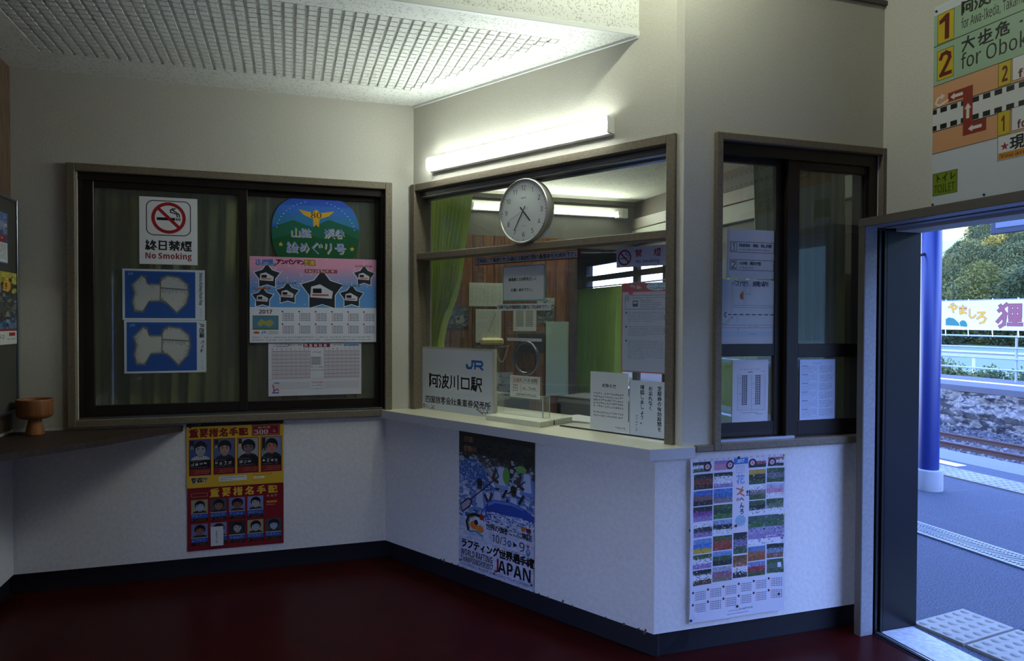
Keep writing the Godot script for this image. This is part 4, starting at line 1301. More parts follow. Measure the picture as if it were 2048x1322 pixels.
	c.rect(254, 244, 72, 14, c8(200, 190, 200)); c.fakes(254, 244, 74, 12, c8(140, 50, 60)); c.fakes(254, 266, 70, 7, INK); c.fakes(250, 284, 80, 8, c8(60, 100, 170))
	c.line([Vector2(26, 262), Vector2(34, 286), Vector2(30, 300), Vector2(52, 286), Vector2(60, 296)], 6, c8(170, 50, 60)); c.rect(22, 304, 40, 8, c8(50, 100, 180)); c.rect(34, 246, 30, 7, c8(60, 120, 190))
	poster("timetable_sheet", "white printed timetable sheet below the pink and blue calendar", "timetable", "L", kl(-0.122, zr), kl(0.420, zr), ky(1.038, zr), ky(1.364, zr), zr + 0.002, print_mat(c, 0.4), 0.001)
	# wanted posters
	var yel := c8(206, 164, 40)
	c = cv(620, 436, yel, 14)
	c.rect(0, 0, 620, 22, c8(20, 18, 20)); c.fakes(20, 6, 74, 10, c8(210, 205, 200))
	c.kan("重要指名手配", 16, 38, 56, 10, c8(116, 18, 22), 1.12)
	c.rect(412, 24, 184, 76, c8(122, 20, 30)); c.frame(418, 30, 172, 64, 2, c8(200, 170, 150)); c.fakes(434, 36, 140, 17, c8(226, 214, 200), 0.85)
	c.text("300", 428, 58, 90, 32, c8(206, 196, 180), true, true); c.fakes(524, 62, 56, 24, c8(206, 196, 180))
	for i in 4:
		var x := 14.0 + i * 152
		c.rect(x, 108, 138, 246, c8(110, 20, 26)); c.rect(x + 4, 112, 130, 238, c8(16, 14, 18))
		face(c, x + 4, 112, 130, 136, [c8(56, 76, 132), c8(74, 92, 130), c8(150, 150, 156), c8(112, 128, 160)][i], [c8(150, 148, 158), c8(160, 130, 116), c8(112, 96, 98), c8(170, 112, 92)][i], c8(18, 16, 20), [c8(170, 170, 176), c8(40, 40, 50), c8(22, 20, 24), c8(30, 34, 36)][i], i)
		c.rect(x + 8, 116, 22, 34 if i < 3 else 96, c8(30, 26, 22)); c.kan("人", x + 8, 152 if i < 3 else 190, 22, 4, c8(206, 180, 80)); 
		c.rect(x + 4, 248, 130, 58, c8(14, 12, 16))
		c.fakes(x + 10, 252, 120, 5, c8(160, 160, 160), 0.6); c.fakes(x + 10, 262, 116, 27, c8(214, 214, 214), 0.99); c.fakes(x + 10, 294, 110, 7, c8(150, 150, 150))
		c.rect(x + 6, 308, 126, 40, c8(130, 26, 26)); c.fakes(x + 40, 312, 90, 9, c8(206, 100, 40)); c.fakes(x + 40, 324, 90, 8, c8(190, 150, 140)); c.fakes(x + 30, 336, 96, 7, c8(180, 130, 120))
	c.kan("警察庁", 26, 368, 36, 9, c8(220, 205, 170), 0.98); c.kan("警察庁", 26, 368, 36, 4.5, c8(24, 20, 18), 0.98)
	c.rect(200, 368, 180, 34, c8(206, 206, 204)); c.para(208, 374, 164, 2, 8, 13, c8(40, 40, 60)); c.frame(424, 356, 116, 18, 2, c8(160, 60, 30)); c.rect(424, 382, 70, 14, c8(226, 224, 210)); c.fakes(428, 385, 50, 9, INK)
	var w1 = poster("wanted_poster", "yellow wanted poster with four portrait photographs in a row", "poster", "L", -0.566, -0.037, 0.520, 0.893, 0.003, print_mat(c, 0.45), 0.0015, 0.003)
	pins(w1, [[-0.245, 0.165], [0.25, 0.17]], M.pin)
	var red := c8(124, 18, 24)
	c = cv(620, 436, red, 15)
	c.fakes(30, 46, 100, 20, c8(60, 14, 18)); c.frame(26, 42, 100, 26, 2, c8(190, 160, 130))
	c.kan("重要指名手配", 142, 16, 58, 9, c8(208, 170, 44), 1.3)
	for j in 2:
		for i in 5:
			if j == 0 and i == 4: continue
			var x := 24.0 + i * 119; var y := 88.0 + j * 166
			face(c, x, y, 104, 94, [c8(150, 146, 110), c8(66, 70, 74), c8(110, 112, 156), c8(120, 130, 170), c8(40, 44, 50)][(i + j * 2) % 5], [c8(150, 164, 200), c8(128, 96, 76), c8(116, 80, 70), c8(158, 152, 150), c8(150, 156, 180)][(i + j) % 5], c8(18, 16, 22), c8(40, 40, 52), i + j)
			c.rect(x, y + 92, 104, 5, c8(190, 180, 130)); c.rect(x, y + 97, 104, 30, c8(44, 76, 160)); c.fakes(x + 4, y + 101, 98, 22, c8(120, 150, 210))
			c.rect(x, y + 127, 104, 22, c8(30, 10, 14)); c.fakes(x + 2, y + 130, 20, 14, c8(190, 180, 160)); c.fakes(x + 28, y + 131, 70, 6, c8(150, 120, 60)); c.fakes(x + 28, y + 140, 66, 6, c8(150, 120, 60))
	c.fakes(508, 82, 80, 24, c8(196, 180, 170)); c.rect(506, 128, 70, 14, c8(208, 130, 40)); c.fakes(506, 150, 70, 12, c8(220, 214, 206))
	var w2 = poster("wanted_poster", "red wanted poster with nine small portraits, lower of the pair", "poster", "L", -0.564, -0.037, 0.155, 0.524, 0.002, print_mat(c, 0.45), 0.0015, 0.002)
	pins(w2, [[-0.25, -0.17], [0.245, -0.165]], M.pin)
	var pc := cv(90, 150, c8(206, 206, 206), 3)
	for k in 6: pc.fake(34, 30 + k * 17, 18, 15, c8(90, 90, 90))
	poster("paper_slip", "white paper slip pasted over one portrait of the red wanted poster", "note", "L", -0.439, -0.371, 0.176, 0.288, 0.010, print_mat(pc), 0.0008)

# ---------------------------------------------------------------- on and around the ticket window
func build_counter_things():
	# wall clock on the bar of the window
	var n = thing("wall_clock", "round white wall clock with metal rim above the ticket window", "clock", tpos(0.93, 2.085, 0.0), TT)
	var R := 0.173
	var lt := Transform3D(Basis(Vector3.RIGHT, PI / 2), Vector3.ZERO)
	var b := mb()
	b.smooth()
	b.lathe(PackedVector2Array([Vector2(0, -0.05), Vector2(R * 0.96, -0.05), Vector2(R, -0.04), Vector2(R * 1.02, -0.012), Vector2(R * 1.015, 0.012), Vector2(R * 0.99, 0.020), Vector2(R * 0.962, 0.019), Vector2(R * 0.945, 0.011)]), 64, lt)
	part("case", b.done(), mat(c8(176, 172, 162), 0.28, 0.6), n)
	var c := cv(512, 512, c8(222, 224, 220), 2)
	for i in 60:
		var a := Vector2.from_angle(TAU * i / 60.0)
		c.seg(Vector2(256, 256) + a * 236, Vector2(256, 256) + a * (250 if i % 5 else 248), 2.0 if i % 5 else 5.0, c8(60, 62, 60))
	for i in 12:
		var a := -PI / 2 + TAU * (i + 1) / 12.0
		var p := Vector2(256, 256) + Vector2.from_angle(a) * 196
		var s := str(i + 1)
		var w := 44.0 if s.length() == 2 else (12.0 if s == "1" else 26.0)
		c.text(s, p.x - w / 2, p.y - 20, w, 40, c8(30, 32, 34))
	c.text("SEIKO", 228, 138, 56, 12, c8(70, 72, 74), true)
	c.text("QUARTZ", 230, 376, 52, 8, c8(120, 122, 124))
	var dial := mb()
	for i in 64:
		var a := TAU * i / 64.0; var a2 := TAU * (i + 1) / 64.0
		var r := R * 0.95
		dial.tri(Vector3(0, 0, 0.008), Vector3(cos(a) * r, sin(a) * r, 0.008), Vector3(cos(a2) * r, sin(a2) * r, 0.008), Vector2(0.5, 0.5), Vector2(0.5 + cos(a) * 0.5, 0.5 - sin(a) * 0.5), Vector2(0.5 + cos(a2) * 0.5, 0.5 - sin(a2) * 0.5))
	n = part("dial", dial.done(), print_mat(c, 0.5), n)
	var hand := func(ang: float, back: float, reach: float, wd: float, z: float) -> ArrayMesh:
		var d := Vector2(sin(deg_to_rad(ang)), cos(deg_to_rad(ang)))
		var o := Vector2(d.y, -d.x) * wd * 0.5
		return mb().plate(PackedVector2Array([-d * back - o, -d * back + o, d * reach + o * 0.8, d * reach - o * 0.8]), z, z + 0.0012).done()
	part("hour_hand", hand.call(138.0, 0.03, 0.075, 0.008, 0.011), M.black, n)
	part("minute_hand", hand.call(212.0, 0.03, 0.118, 0.006, 0.013), M.black, n)
	part("second_hand", hand.call(247.0, 0.04, 0.115, 0.0018, 0.015), mat(c8(130, 130, 130), 0.5), n)
	b = mb()
	b.smooth()
	b.lathe(PackedVector2Array([Vector2(R * 0.955, 0.0185), Vector2(0, 0.0195)]), 48, lt)
	part("cover_glass", b.done(), M.glass_thin, n.get_parent())
	# papers on the glass
	var o := -0.066
	c = cv(900, 56, c8(214, 216, 210), 3)
	c.rect(0, 0, 900, 3, c8(150, 50, 50)); c.rect(0, 49, 900, 7, c8(150, 50, 50)); c.rect(0, 0, 4, 56, c8(150, 50, 50)); c.rect(882, 0, 18, 56, c8(150, 50, 50))
	c.kan("定期券にて乗越される場合は乗越区間の乗車券をお求め下さい", 12, 9, 34, 3.4, INK, 0.92)
	poster("paper_strip", "long white strip with red edge and handwritten line under the window bar", "note", "T", 0.486, 1.255, 1.818, 1.863, o, print_mat(c))
	c = cv(420, 268, c8(218, 222, 220), 3)
	c.frame(0, 0, 420, 268, 9, c8(110, 170, 180))
	c.kan("乗車前には切符を正しく", 60, 92, 25, 3.6, INK, 1.04); c.kan("お買い求め下さい。", 86, 172, 25, 3.4, INK, 1.04)
	poster("notice_card", "white notice card with pale blue border taped to the ticket window", "notice", "T", 0.711, 1.020, 1.6035, 1.8015, o, print_mat(c))
	c = cv(520, 50, c8(216, 220, 216), 4)
	c.kan("係員不在の時乗車券は車内にてお求め下さい", 8, 9, 30, 3.0, INK, 0.83)
	poster("paper_strip", "short white strip with handwritten line below the blue-bordered notice card", "note", "T", 0.668, 1.064, 1.5505, 1.588, o, print_mat(c))
	c = cv(420, 26, c8(222, 224, 220), 6)
	c.fakes(8, 6, 406, 14, INK)
	poster("paper_strip", "thin white printed strip above the round speaking grille", "note", "T", 0.745, 0.999, 1.381, 1.3965, o, print_mat(c))
	c = cv(520, 188, c8(198, 200, 212), 6)
	no_smoking_mark(c, 90, 96, 74, c8(128, 24, 26), c8(70, 110, 170))
	c.kan("禁", 206, 26, 72, 8, c8(134, 24, 26)); c.kan("煙", 404, 26, 72, 8, c8(134, 24, 26)); c.text("No Smoking", 214, 122, 250, 44, c8(56, 96, 160), true)
	poster("no_smoking_sticker", "wide no smoking sticker at top right of the ticket window", "sign", "T", 1.479, 1.750, 1.758, 1.855, o, print_mat(c, 0.35))
	# poster on the office side of the pane
	c = cv(420, 700, c8(196, 204, 220), 8)
	c.rect(0, 0, 420, 66, c8(180, 80, 84)); c.fakes(20, 6, 190, 52, c8(206, 214, 230)); c.disc(300, 30, 90, 34, c8(190, 220, 235)); c.fakes(240, 8, 120, 20, c8(40, 90, 170)); c.fakes(240, 34, 120, 20, c8(40, 90, 170))
	c.frame(0, 66, 420, 634, 10, c8(196, 92, 100)); c.rect(10, 70, 400, 12, c8(226, 190, 200))
	c.frame(30, 96, 380, 110, 3, c8(90, 100, 130)); c.ring(52, 122, 16, 3, c8(80, 90, 120)); c.text("!", 49, 113, 6, 18, c8(80, 90, 120), true); c.fakes(90, 110, 290, 14, c8(60, 70, 110))
	c.rect(96, 138, 44, 46, c8(60, 66, 100)); c.rect(102, 146, 32, 16, c8(200, 206, 220)); c.text("Attention", 160, 132, 90, 12, c8(60, 70, 110)); c.para(160, 150, 170, 3, 11, 16, c8(70, 80, 120))
	for k in 3:
		c.rect(36, 226 + k * 110, 12, 14, c8(60, 66, 100)); c.para(56, 226 + k * 110, 300, 6 if k < 2 else 11, 8, 14, c8(90, 98, 130))
	for k in 2:
		c.ring(380, 270 + k * 96, 26, 4, c8(70, 100, 170)); c.seg(Vector2(362, 252 + k * 96), Vector2(398, 288 + k * 96), 4, c8(70, 100, 170))
	c.poly(PackedVector2Array([Vector2(16, 14), Vector2(44, 4), Vector2(84, 60), Vector2(98, 54), Vector2(96, 94), Vector2(56, 84), Vector2(66, 74)]), c8(210, 60, 90))
	poster("rules_poster", "tall red-bordered rules poster with train sign inside the ticket window", "poster", "T", 1.503, 1.785, 1.245, 1.680, -0.076, print_mat(c, 0.4))
	c = cv(360, 452, c8(216, 220, 220), 8)
	c.kan("お知らせ", 116, 88, 32, 4, INK, 1.04)
	for k in 5: c.fakes(30, 160 + k * 25, 300, 18, c8(44, 46, 50))
	for k in 2: c.fakes(30 + k * -2, 308 + k * 26, 300, 18, c8(44, 46, 50))
	c.fakes(240, 412, 108, 16, c8(50, 52, 56))
	poster("notice_sheet", "white notice sheet with short heading and two paragraphs in lower window", "notice", "T", 1.326, 1.553, 0.946, 1.238, o, print_mat(c), 0.001)
	c = cv(340, 440, c8(206, 216, 224), 8)
	c.rect(0, 0, 10, 440, c8(170, 176, 186))
	c.kan("定期券の有効期間を", 262, 36, 37, 4.6, INK, 1.08, true); c.kan("お忘れなく", 182, 40, 36, 4.6, INK, 1.08, true); c.kan("確認しましょう。", 104, 34, 37, 4.6, INK, 1.08, true)
	for k in 6: c.fake(62, 276 + k * 24, 22, 22, INK)
	poster("notice_sheet", "bluish notice sheet with three vertical lines of large characters", "notice", "T", 1.558, 1.762, 0.944, 1.208, o, print_mat(c), 0.001)
	# station sign standing on the ledge
	var s = thing("station_name_board", "white station name board with blue JR letters standing on the ledge", "sign", tpos(0.348, YLED + 0.001, -0.052), TT)
	c = cv(900, 580, c8(206, 210, 216), 6)
	c.rect(0, 0, 900, 16, c8(186, 184, 172))
	var jr := c8(40, 96, 176)
	c.line([Vector2(655, 112), Vector2(655, 150), Vector2(640, 172), Vector2(600, 172), Vector2(588, 160), Vector2(588, 146)], 21, jr)
	c.line([Vector2(596, 150), Vector2(596, 164), Vector2(608, 172)], 21, jr)
	c.line([Vector2(690, 172), Vector2(690, 112), Vector2(765, 112), Vector2(780, 124), Vector2(776, 142), Vector2(758, 150), Vector2(706, 150)], 20, jr)
	c.line([Vector2(742, 152), Vector2(780, 178)], 20, jr)
	c.line([Vector2(655, 112), Vector2(700, 112)], 21, jr)
	c.kan("阿波川口駅", 92, 242, 132, 15, INK, 1.04, false, 1.0)
	c.kan("四国旅客会社乗車券発売所", 42, 452, 66, 7.5, INK, 1.06)
	for q in [[10, 530], [700, 520]]:
		for k in 34: c.rect(q[0] + c.r.randf() * 150, q[1] + c.r.randf() * 38, 12, 6, [c8(40, 34, 30), c8(120, 60, 40), c8(170, 160, 140)][k % 3])
	part("face", sheet(0.615, 0.392), print_mat(c, 0.35), s, Vector3(0, 0.196, 0.0102))
	part("board", bx(Vector3(0.008, 0.1955, 0), Vector3(0.632, 0.391, 0.019), 0.002), mat(c8(196, 192, 172), 0.5), s)
	# ticket tray: an outer and an inner board with the slot of the pane between
	var t = thing("ticket_tray", "thick cream ticket tray passing under the counter window", "tray", tpos(0.885, YLED, -0.10), TT)
	part("front_board", bx(Vector3(0.0, 0.0145, 0.088), Vector3(0.40, 0.029, 0.115), 0.002), M.board, t)
	part("rear_board", bx(Vector3(0.0, 0.0145, -0.055), Vector3(0.40, 0.029, 0.155), 0.002), M.board, t)
	part("slot", bx(Vector3(0.0, 0.012, 0.0265), Vector3(0.398, 0.022, 0.008), 0.0), M.black, t)
	var a = thing("acrylic_screen", "clear acrylic screen folded round the ticket tray", "screen", tpos(0.822, YLED + 0.029, -0.085), TT)
	part("panel", bx(Vector3(0.0, 0.058, 0.0), Vector3(0.345, 0.116, 0.004), 0.001), M.acrylic, a)
	part("wing", bx(Vector3(-0.172, 0.058, -0.03), Vector3(0.004, 0.116, 0.06), 0.001), M.acrylic, a)
	part("wing", bx(Vector3(0.172, 0.058, -0.03), Vector3(0.004, 0.116, 0.06), 0.001), M.acrylic, a)
	part("edge", mb().span(Vector3(-0.174, 0.114, -0.003), Vector3(0.174, 0.118, 0.003)).span(Vector3(-0.175, 0, -0.003), Vector3(-0.171, 0.116, 0.003)).span(Vector3(0.171, 0, -0.003), Vector3(0.175, 0.116, 0.003)).span(Vector3(0.171, 0, -0.061), Vector3(0.174, 0.116, -0.058)).span(Vector3(0.171, 0.114, -0.06), Vector3(0.174, 0.118, 0)).done(), M.acrylic_edge, a)
	c = cv(430, 250, c8(222, 222, 208), 4)
	c.frame(28, 20, 376, 62, 3, c8(120, 80, 60)); c.kan("全国", 44, 28, 46, 5, c8(196, 80, 40), 1.0); c.kan("の", 138, 28, 44, 5, INK); c.text("JR", 184, 30, 66, 42, c8(70, 90, 150)); c.kan("の切符", 254, 28, 44, 5, INK, 1.08)
	for k in 3: c.fakes(42, 96 + k * 32, 96, 26, c8(70, 60, 50), 1.0)
	c.rect(158, 96, 3, 90, c8(90, 80, 70)); c.fakes(180, 122, 210, 28, c8(60, 54, 50)); c.rect(176, 154, 214, 3, c8(80, 70, 60)); c.fakes(70, 198, 320, 26, c8(60, 54, 50)); c.rect(70, 228, 320, 3, c8(80, 70, 60))
	poster("price_card", "small cream card on the acrylic screen above the ticket tray", "card", "T", 0.775, 0.993, 1.066, 1.188, -0.060, print_mat(c))
	var pp = thing("paper_stack", "loose white papers on the inner counter right of the tray", "paper", tpos(1.06, YLED + 0.0005, -0.36), TT)
	for k in 4: part("sheet", bx(Vector3(0.02 * k, 0.0015 + k * 0.002, 0.012 * k), Vector3(0.29, 0.0018, 0.2), 0.0004), M.white, pp, Vector3.ZERO, Vector3(0, 0.12 * (k - 1.5), 0))
	# rafting poster on the front of the counter
	poster_rafting()

func poster_rafting():
	var c := cv(600, 830, c8(40, 43, 46), 21)
	c.rect(0, 210, 600, 320, c8(116, 136, 180)); c.rect(0, 500, 600, 330, c8(180, 185, 208))
	for k in 2600:
		var y := c.r.randf()
		var col: Color
		if y < 0.16: col = [c8(24, 26, 28), c8(34, 38, 36), c8(44, 46, 44)][k % 3]
		elif y < 0.30: col = [c8(40, 44, 48), c8(58, 62, 66), c8(96, 104, 116), c8(150, 158, 176)][k % 4]
		elif y < 0.62: col = [c8(52, 88, 150), c8(80, 112, 170), c8(166, 176, 200), c8(196, 202, 220), c8(120, 140, 184)][k % 5]
		else: col = [c8(176, 182, 206), c8(186, 190, 212), c8(166, 173, 200), c8(192, 196, 216)][k % 4]
		var s := c.r.randf_range(5, 26)
		c.disc(c.r.randf() * 600, y * 830, s, s * c.r.randf_range(0.3, 0.7), col, 8)
	c.rect(0, 0, 600, 34, c8(24, 24, 26))
	# standing wave at the left
	c.poly(PackedVector2Array([Vector2(0, 200), Vector2(60, 165), Vector2(140, 160), Vector2(210, 200), Vector2(270, 290), Vector2(280, 350), Vector2(180, 330), Vector2(90, 300), Vector2(0, 260)]), c8(54, 92, 164))
	for k in 300: c.disc(c.r.randf_range(0, 280), c.r.randf_range(160, 400), c.r.randf_range(2, 7), 3, c8(188, 196, 216), 6)
	# paddlers
	for q in [[175, 330, 0.0], [320, 315, 1.0], [445, 330, 2.0], [350, 170, 3.0], [545, 180, 4.0]]:
		var x: float = q[0]; var y: float = q[1]
		c.poly(PackedVector2Array([Vector2(x - 52, y + 130), Vector2(x - 46, y + 20), Vector2(x - 16, y), Vector2(x + 20, y), Vector2(x + 50, y + 24), Vector2(x + 56, y + 130)]), c8(96, 130, 196) if int(q[2]) % 2 == 0 else c8(120, 146, 200))
		c.poly(PackedVector2Array([Vector2(x - 22, y + 8), Vector2(x + 22, y + 8), Vector2(x + 34, y + 110), Vector2(x - 34, y + 110)]), c8(176, 186, 212))
		c.line([Vector2(x - 46, y + 30), Vector2(x - 66, y + 80), Vector2(x - 30, y + 96)], 20, c8(70, 56, 50) if q[2] > 0 else c8(96, 120, 180))
		c.line([Vector2(x + 44, y + 30), Vector2(x + 70, y - 10 if q[2] > 0 else y + 70), Vector2(x + 60, y - 70 if q[2] > 0 else y + 96)], 18, c8(46, 40, 42))
		c.disc(x, y - 26, 21, 27, c8(66, 50, 44)); c.disc(x, y - 42, 24, 20, c8(30, 32, 36)); c.rect(x - 20, y - 32, 40, 9, c8(22, 24, 30))
	c.disc(388, 220, 26, 48, c8(96, 150, 70)); c.disc(500, 168, 40, 20, c8(110, 160, 80))
	c.line([Vector2(52, 440), Vector2(330, 232)], 8, c8(40, 40, 44)); c.line([Vector2(330, 232), Vector2(260, 120)], 7, c8(40, 40, 44)); c.line([Vector2(400, 320), Vector2(530, 232)], 8, c8(44, 44, 48))
	c.poly(PackedVector2Array([Vector2(8, 448), Vector2(78, 396), Vector2(116, 410), Vector2(96, 450), Vector2(30, 496)]), c8(40, 38, 46)); c.poly(PackedVector2Array([Vector2(18, 450), Vector2(78, 408), Vector2(102, 414), Vector2(88, 444), Vector2(32, 484)]), c8(150, 146, 166))
	# the raft
	c.poly(PackedVector2Array([Vector2(224, 430), Vector2(240, 392), Vector2(300, 372), Vector2(430, 366), Vector2(520, 384), Vector2(600, 416), Vector2(600, 470), Vector2(500, 440), Vector2(330, 450), Vector2(250, 520), Vector2(222, 510)]), c8(44, 72, 158))
	c.poly(PackedVector2Array([Vector2(240, 400), Vector2(300, 376), Vector2(430, 370), Vector2(520, 390), Vector2(520, 396), Vector2(430, 384), Vector2(300, 392), Vector2(246, 420)]), c8(90, 124, 196))
	c.line([Vector2(224, 430), Vector2(186, 470), Vector2(200, 510)], 7, c8(60, 84, 150)); c.disc(192, 496, 20, 18, c8(150, 44, 40))
	for k in 260: c.disc(c.r.randf_range(230, 600), 478 + c.r.randf_range(-30, 30), c.r.randf_range(2, 8), 3, c8(200, 204, 220), 6)
	# lettering
	c.kan("四国", 44, 28, 36, 4, c8(140, 100, 70)); c.kan("吉野川", 36, 84, 36, 5, c8(150, 104, 70)); c.fakes(548, 46, 26, 12, c8(120, 110, 100))
	c.line([Vector2(80, 590), Vector2(66, 546), Vector2(84, 506), Vector2(130, 488), Vector2(170, 492)], 18, c8(40, 46, 40)); c.line([Vector2(92, 580), Vector2(82, 546), Vector2(96, 516), Vector2(130, 502)], 8, c8(110, 130, 70))
	c.disc(128, 556, 32, 24, c8(216, 120, 40)); c.disc(176, 570, 34, 22, c8(210, 130, 60)); c.disc(146, 536, 16, 16, c8(40, 44, 60)); c.line([Vector2(90, 600), Vector2(140, 590), Vector2(200, 606)], 10, c8(60, 130, 180)); c.line([Vector2(100, 614), Vector2(150, 606), Vector2(210, 622)], 7, c8(110, 170, 200))
	c.fakes(430, 492, 70, 12, INK); c.rect(504, 486, 32, 24, c8(200, 100, 40)); c.rect(540, 490, 36, 22, c8(110, 40, 40))
	c.kan("世界の強者ここに集結", 228, 520, 38, 5, INK, 0.92)
	c.text("10/3", 280, 576, 110, 46, INK); c.disc(414, 604, 15, 19, c8(50, 90, 150)); c.kan("火", 404, 592, 20, 2.5, c8(220, 224, 230)); c.poly(PackedVector2Array([Vector2(444, 586), Vector2(474, 602), Vector2(444, 618)]), INK)
	c.text("9", 490, 576, 38, 52, INK); c.disc(554, 590, 9, 9, c8(170, 60, 60)); c.disc(556, 622, 16, 19, c8(50, 90, 150)); c.kan("月", 546, 610, 20, 2.5, c8(220, 224, 230))
	c.fakes(280, 638, 290, 9, c8(60, 60, 80))
	c.kan("ラフティング世界選手権", 20, 652, 51, 9.5, INK, 1.03)
	c.text("WORLD RAFTING", 20, 714, 262, 38, INK, true); c.text("CHAMPIONSHIP2017", 20, 757, 266, 34, INK, true)
	c.text("J", 298, 712, 34, 82, c8(140, 34, 40), true); c.text("APAN", 326, 716, 250, 72, INK, true)
	c.text("YOSHINO RIVER SHIKOKU TOKUSHIMA", 20, 800, 556, 15, c8(60, 60, 90))
	var n = poster("rafting_poster", "blue rafting championship poster pinned to the front of the counter", "poster", "T", 0.588, 1.141, 0.118, 0.880, OFF + 0.003, print_mat(c, 0.35), 0.0012, 0.002)
	pins(n, [[-0.265, -0.345, 0.004], [0.0, -0.355, 0.004], [0.262, -0.350, 0.004]], M.pin)

# ---------------------------------------------------------------- on the right window and the wall under it
func krx(v: float, z: float) -> float:
	return v * (ZK + z) / ZK
func kry(v: float, z: float) -> float:
	return 1.5 + (v - 1.5) * (ZK + z) / ZK

func build_right_wall_things():
	var z := -0.063
	var c := cv(420, 334, c8(196, 200, 210), 2)
	for k in 2:
		var y := 84 + k * 122
		c.frame(24, y, 352, 72, 2.5, c8(40, 42, 48)); c.frame(30, y + 8, 48, 56, 2.5, c8(40, 42, 48))
		c.text(str(k + 1), 44 if k == 0 else 38, y + 14, 14 if k == 0 else 32, 44, INK)
		c.kan("阿波池田・高松・岡山方面" if k == 0 else "大歩危・高知方面", 96, y + 12, 24, 3.4, c8(30, 32, 50), 0.9)
		c.text("for Awa-Ikeda, Takamatsu, Okayama" if k == 0 else "for Oboke, Kochi", 96, y + 46, 250 if k == 0 else 116, 15, c8(40, 42, 60))
	poster("platform_notice", "white sheet with boxed platform numbers 1 and 2 in right window", "notice", "R", krx(1.886, z), krx(2.171, z), kry(1.692, z), kry(1.916, z), z, print_mat(c), 0.001)
	c = cv(560, 442, c8(198, 204, 214), 5)
	c.rect(0, 352, 560, 40, c8(180, 198, 214))
	c.kan("バス代行、避難場所", 96, 8, 38, 4.4, c8(40, 36, 70), 0.98)
	for q in [[98, 40, 98, 250], [112, 40, 112, 176], [208, 40, 208, 176], [222, 40, 222, 176], [112, 176, 560, 176], [112, 190, 560, 190], [98, 246, 40, 310], [112, 250, 56, 312], [0, 312, 470, 312], [0, 330, 470, 330]]:
		c.seg(Vector2(q[0], q[1]), Vector2(q[2], q[3]), 2.6, c8(140, 96, 66))
	c.rect(186, 80, 18, 56, c8(190, 112, 40)); c.rect(176, 96, 10, 34, c8(60, 50, 40))
	for k in 9: c.rect(60 + k * 56, 236, 30, 7, INK)
	c.rect(44, 238, 516, 2, c8(80, 80, 90)); c.ring(52, 240, 14, 6, INK, 16); c.rect(56, 226, 14, 28, c8(198, 204, 214))
	c.fakes(230, 92, 36, 9, INK); c.fakes(100, 258, 32, 11, INK); c.fakes(256, 316, 90, 10, c8(120, 90, 70)); c.fakes(264, 366, 70, 13, c8(60, 66, 76)); c.fakes(410, 236, 44, 14, c8(190, 80, 90)); c.fakes(0, 296, 44, 12, c8(120, 80, 60)); c.fakes(500, 316, 60, 9, INK)
	c.rect(150, 250, 2.5, 40, c8(110, 120, 140)); c.rect(158, 330, 2.5, 40, c8(110, 120, 140))
	poster("evacuation_map", "hand-drawn bus and evacuation map below the platform number sheet", "map", "R", krx(1.853, z), krx(2.190, z), kry(1.392, z), kry(1.686, z), z + 0.001, print_mat(c), 0.001)
	c = cv(330, 500, c8(206, 206, 214), 7)
	c.fakes(66, 68, 210, 12, c8(140, 60, 80)); c.fakes(140, 90, 60, 16, INK); c.fakes(260, 88, 40, 6, INK)
	c.frame(44, 120, 256, 280, 2, c8(90, 90, 100)); c.rect(172, 120, 2, 280, c8(90, 90, 100))
	for j in 20: c.rect(44, 120 + j * 14, 256, 1.5, c8(150, 150, 160))
	for j in 17:
		c.rect(84, 122 + j * 14, 48, 9, c8(50, 46, 60)); c.rect(208, 122 + j * 14, 48, 9, c8(50, 46, 60))
		for q in [96, 112, 220, 236]: c.rect(q, 122 + j * 14, 5, 9, c8(190, 190, 198))
	for q in [[62, 142], [62, 170], [60, 262], [58, 306], [190, 182], [190, 212], [190, 300], [190, 348]]: c.fake(q[0], q[1], 13, 15, INK)
	c.fakes(72, 414, 170, 9, INK); c.fakes(214, 426, 66, 8, INK)
	poster("fare_sheet", "white sheet with two columns of fares in lower left pane of right window", "timetable", "R", krx(1.922, z), krx(2.115, z), kry(1.028, z), kry(1.319, z), z, print_mat(c), 0.002)
	c = cv(350, 500, c8(190, 202, 222), 9)
	c.fakes(128, 26, 90, 12, c8(60, 66, 90))
	for j in 6:
		c.frame(18, 56 + j * 70, 150, 60, 1.5, c8(130, 140, 166)); c.para(24, 62 + j * 70, 140, 5, 6, 10, c8(100, 110, 140)); c.para(190, 54 + j * 70, 140, 6, 6, 10, c8(86, 96, 128)); c.rect(20, 50 + j * 70, 60, 4, c8(90, 100, 130))
	poster("terms_sheet", "bluish sheet of dense small print in lower right pane of right window", "notice", "R", krx(2.294, -0.026), krx(2.500, -0.026), kry(1.022, -0.026), kry(1.316, -0.026), -0.026, print_mat(c), 0.001)
	# flower calendar under the window
	c = cv(720, 1040, c8(206, 206, 218), 11)
	var sky := c8(110, 140, 190); var leaf := c8(60, 84, 50); var pink := c8(190, 130, 160); var lilac := c8(140, 120, 170); var dark := c8(36, 40, 38); var white := c8(214, 214, 222)
	for k in 16: c.rect(10 + k * 44 + (k % 2) * 6, 6, 18, 12, c8(206, 170, 180))
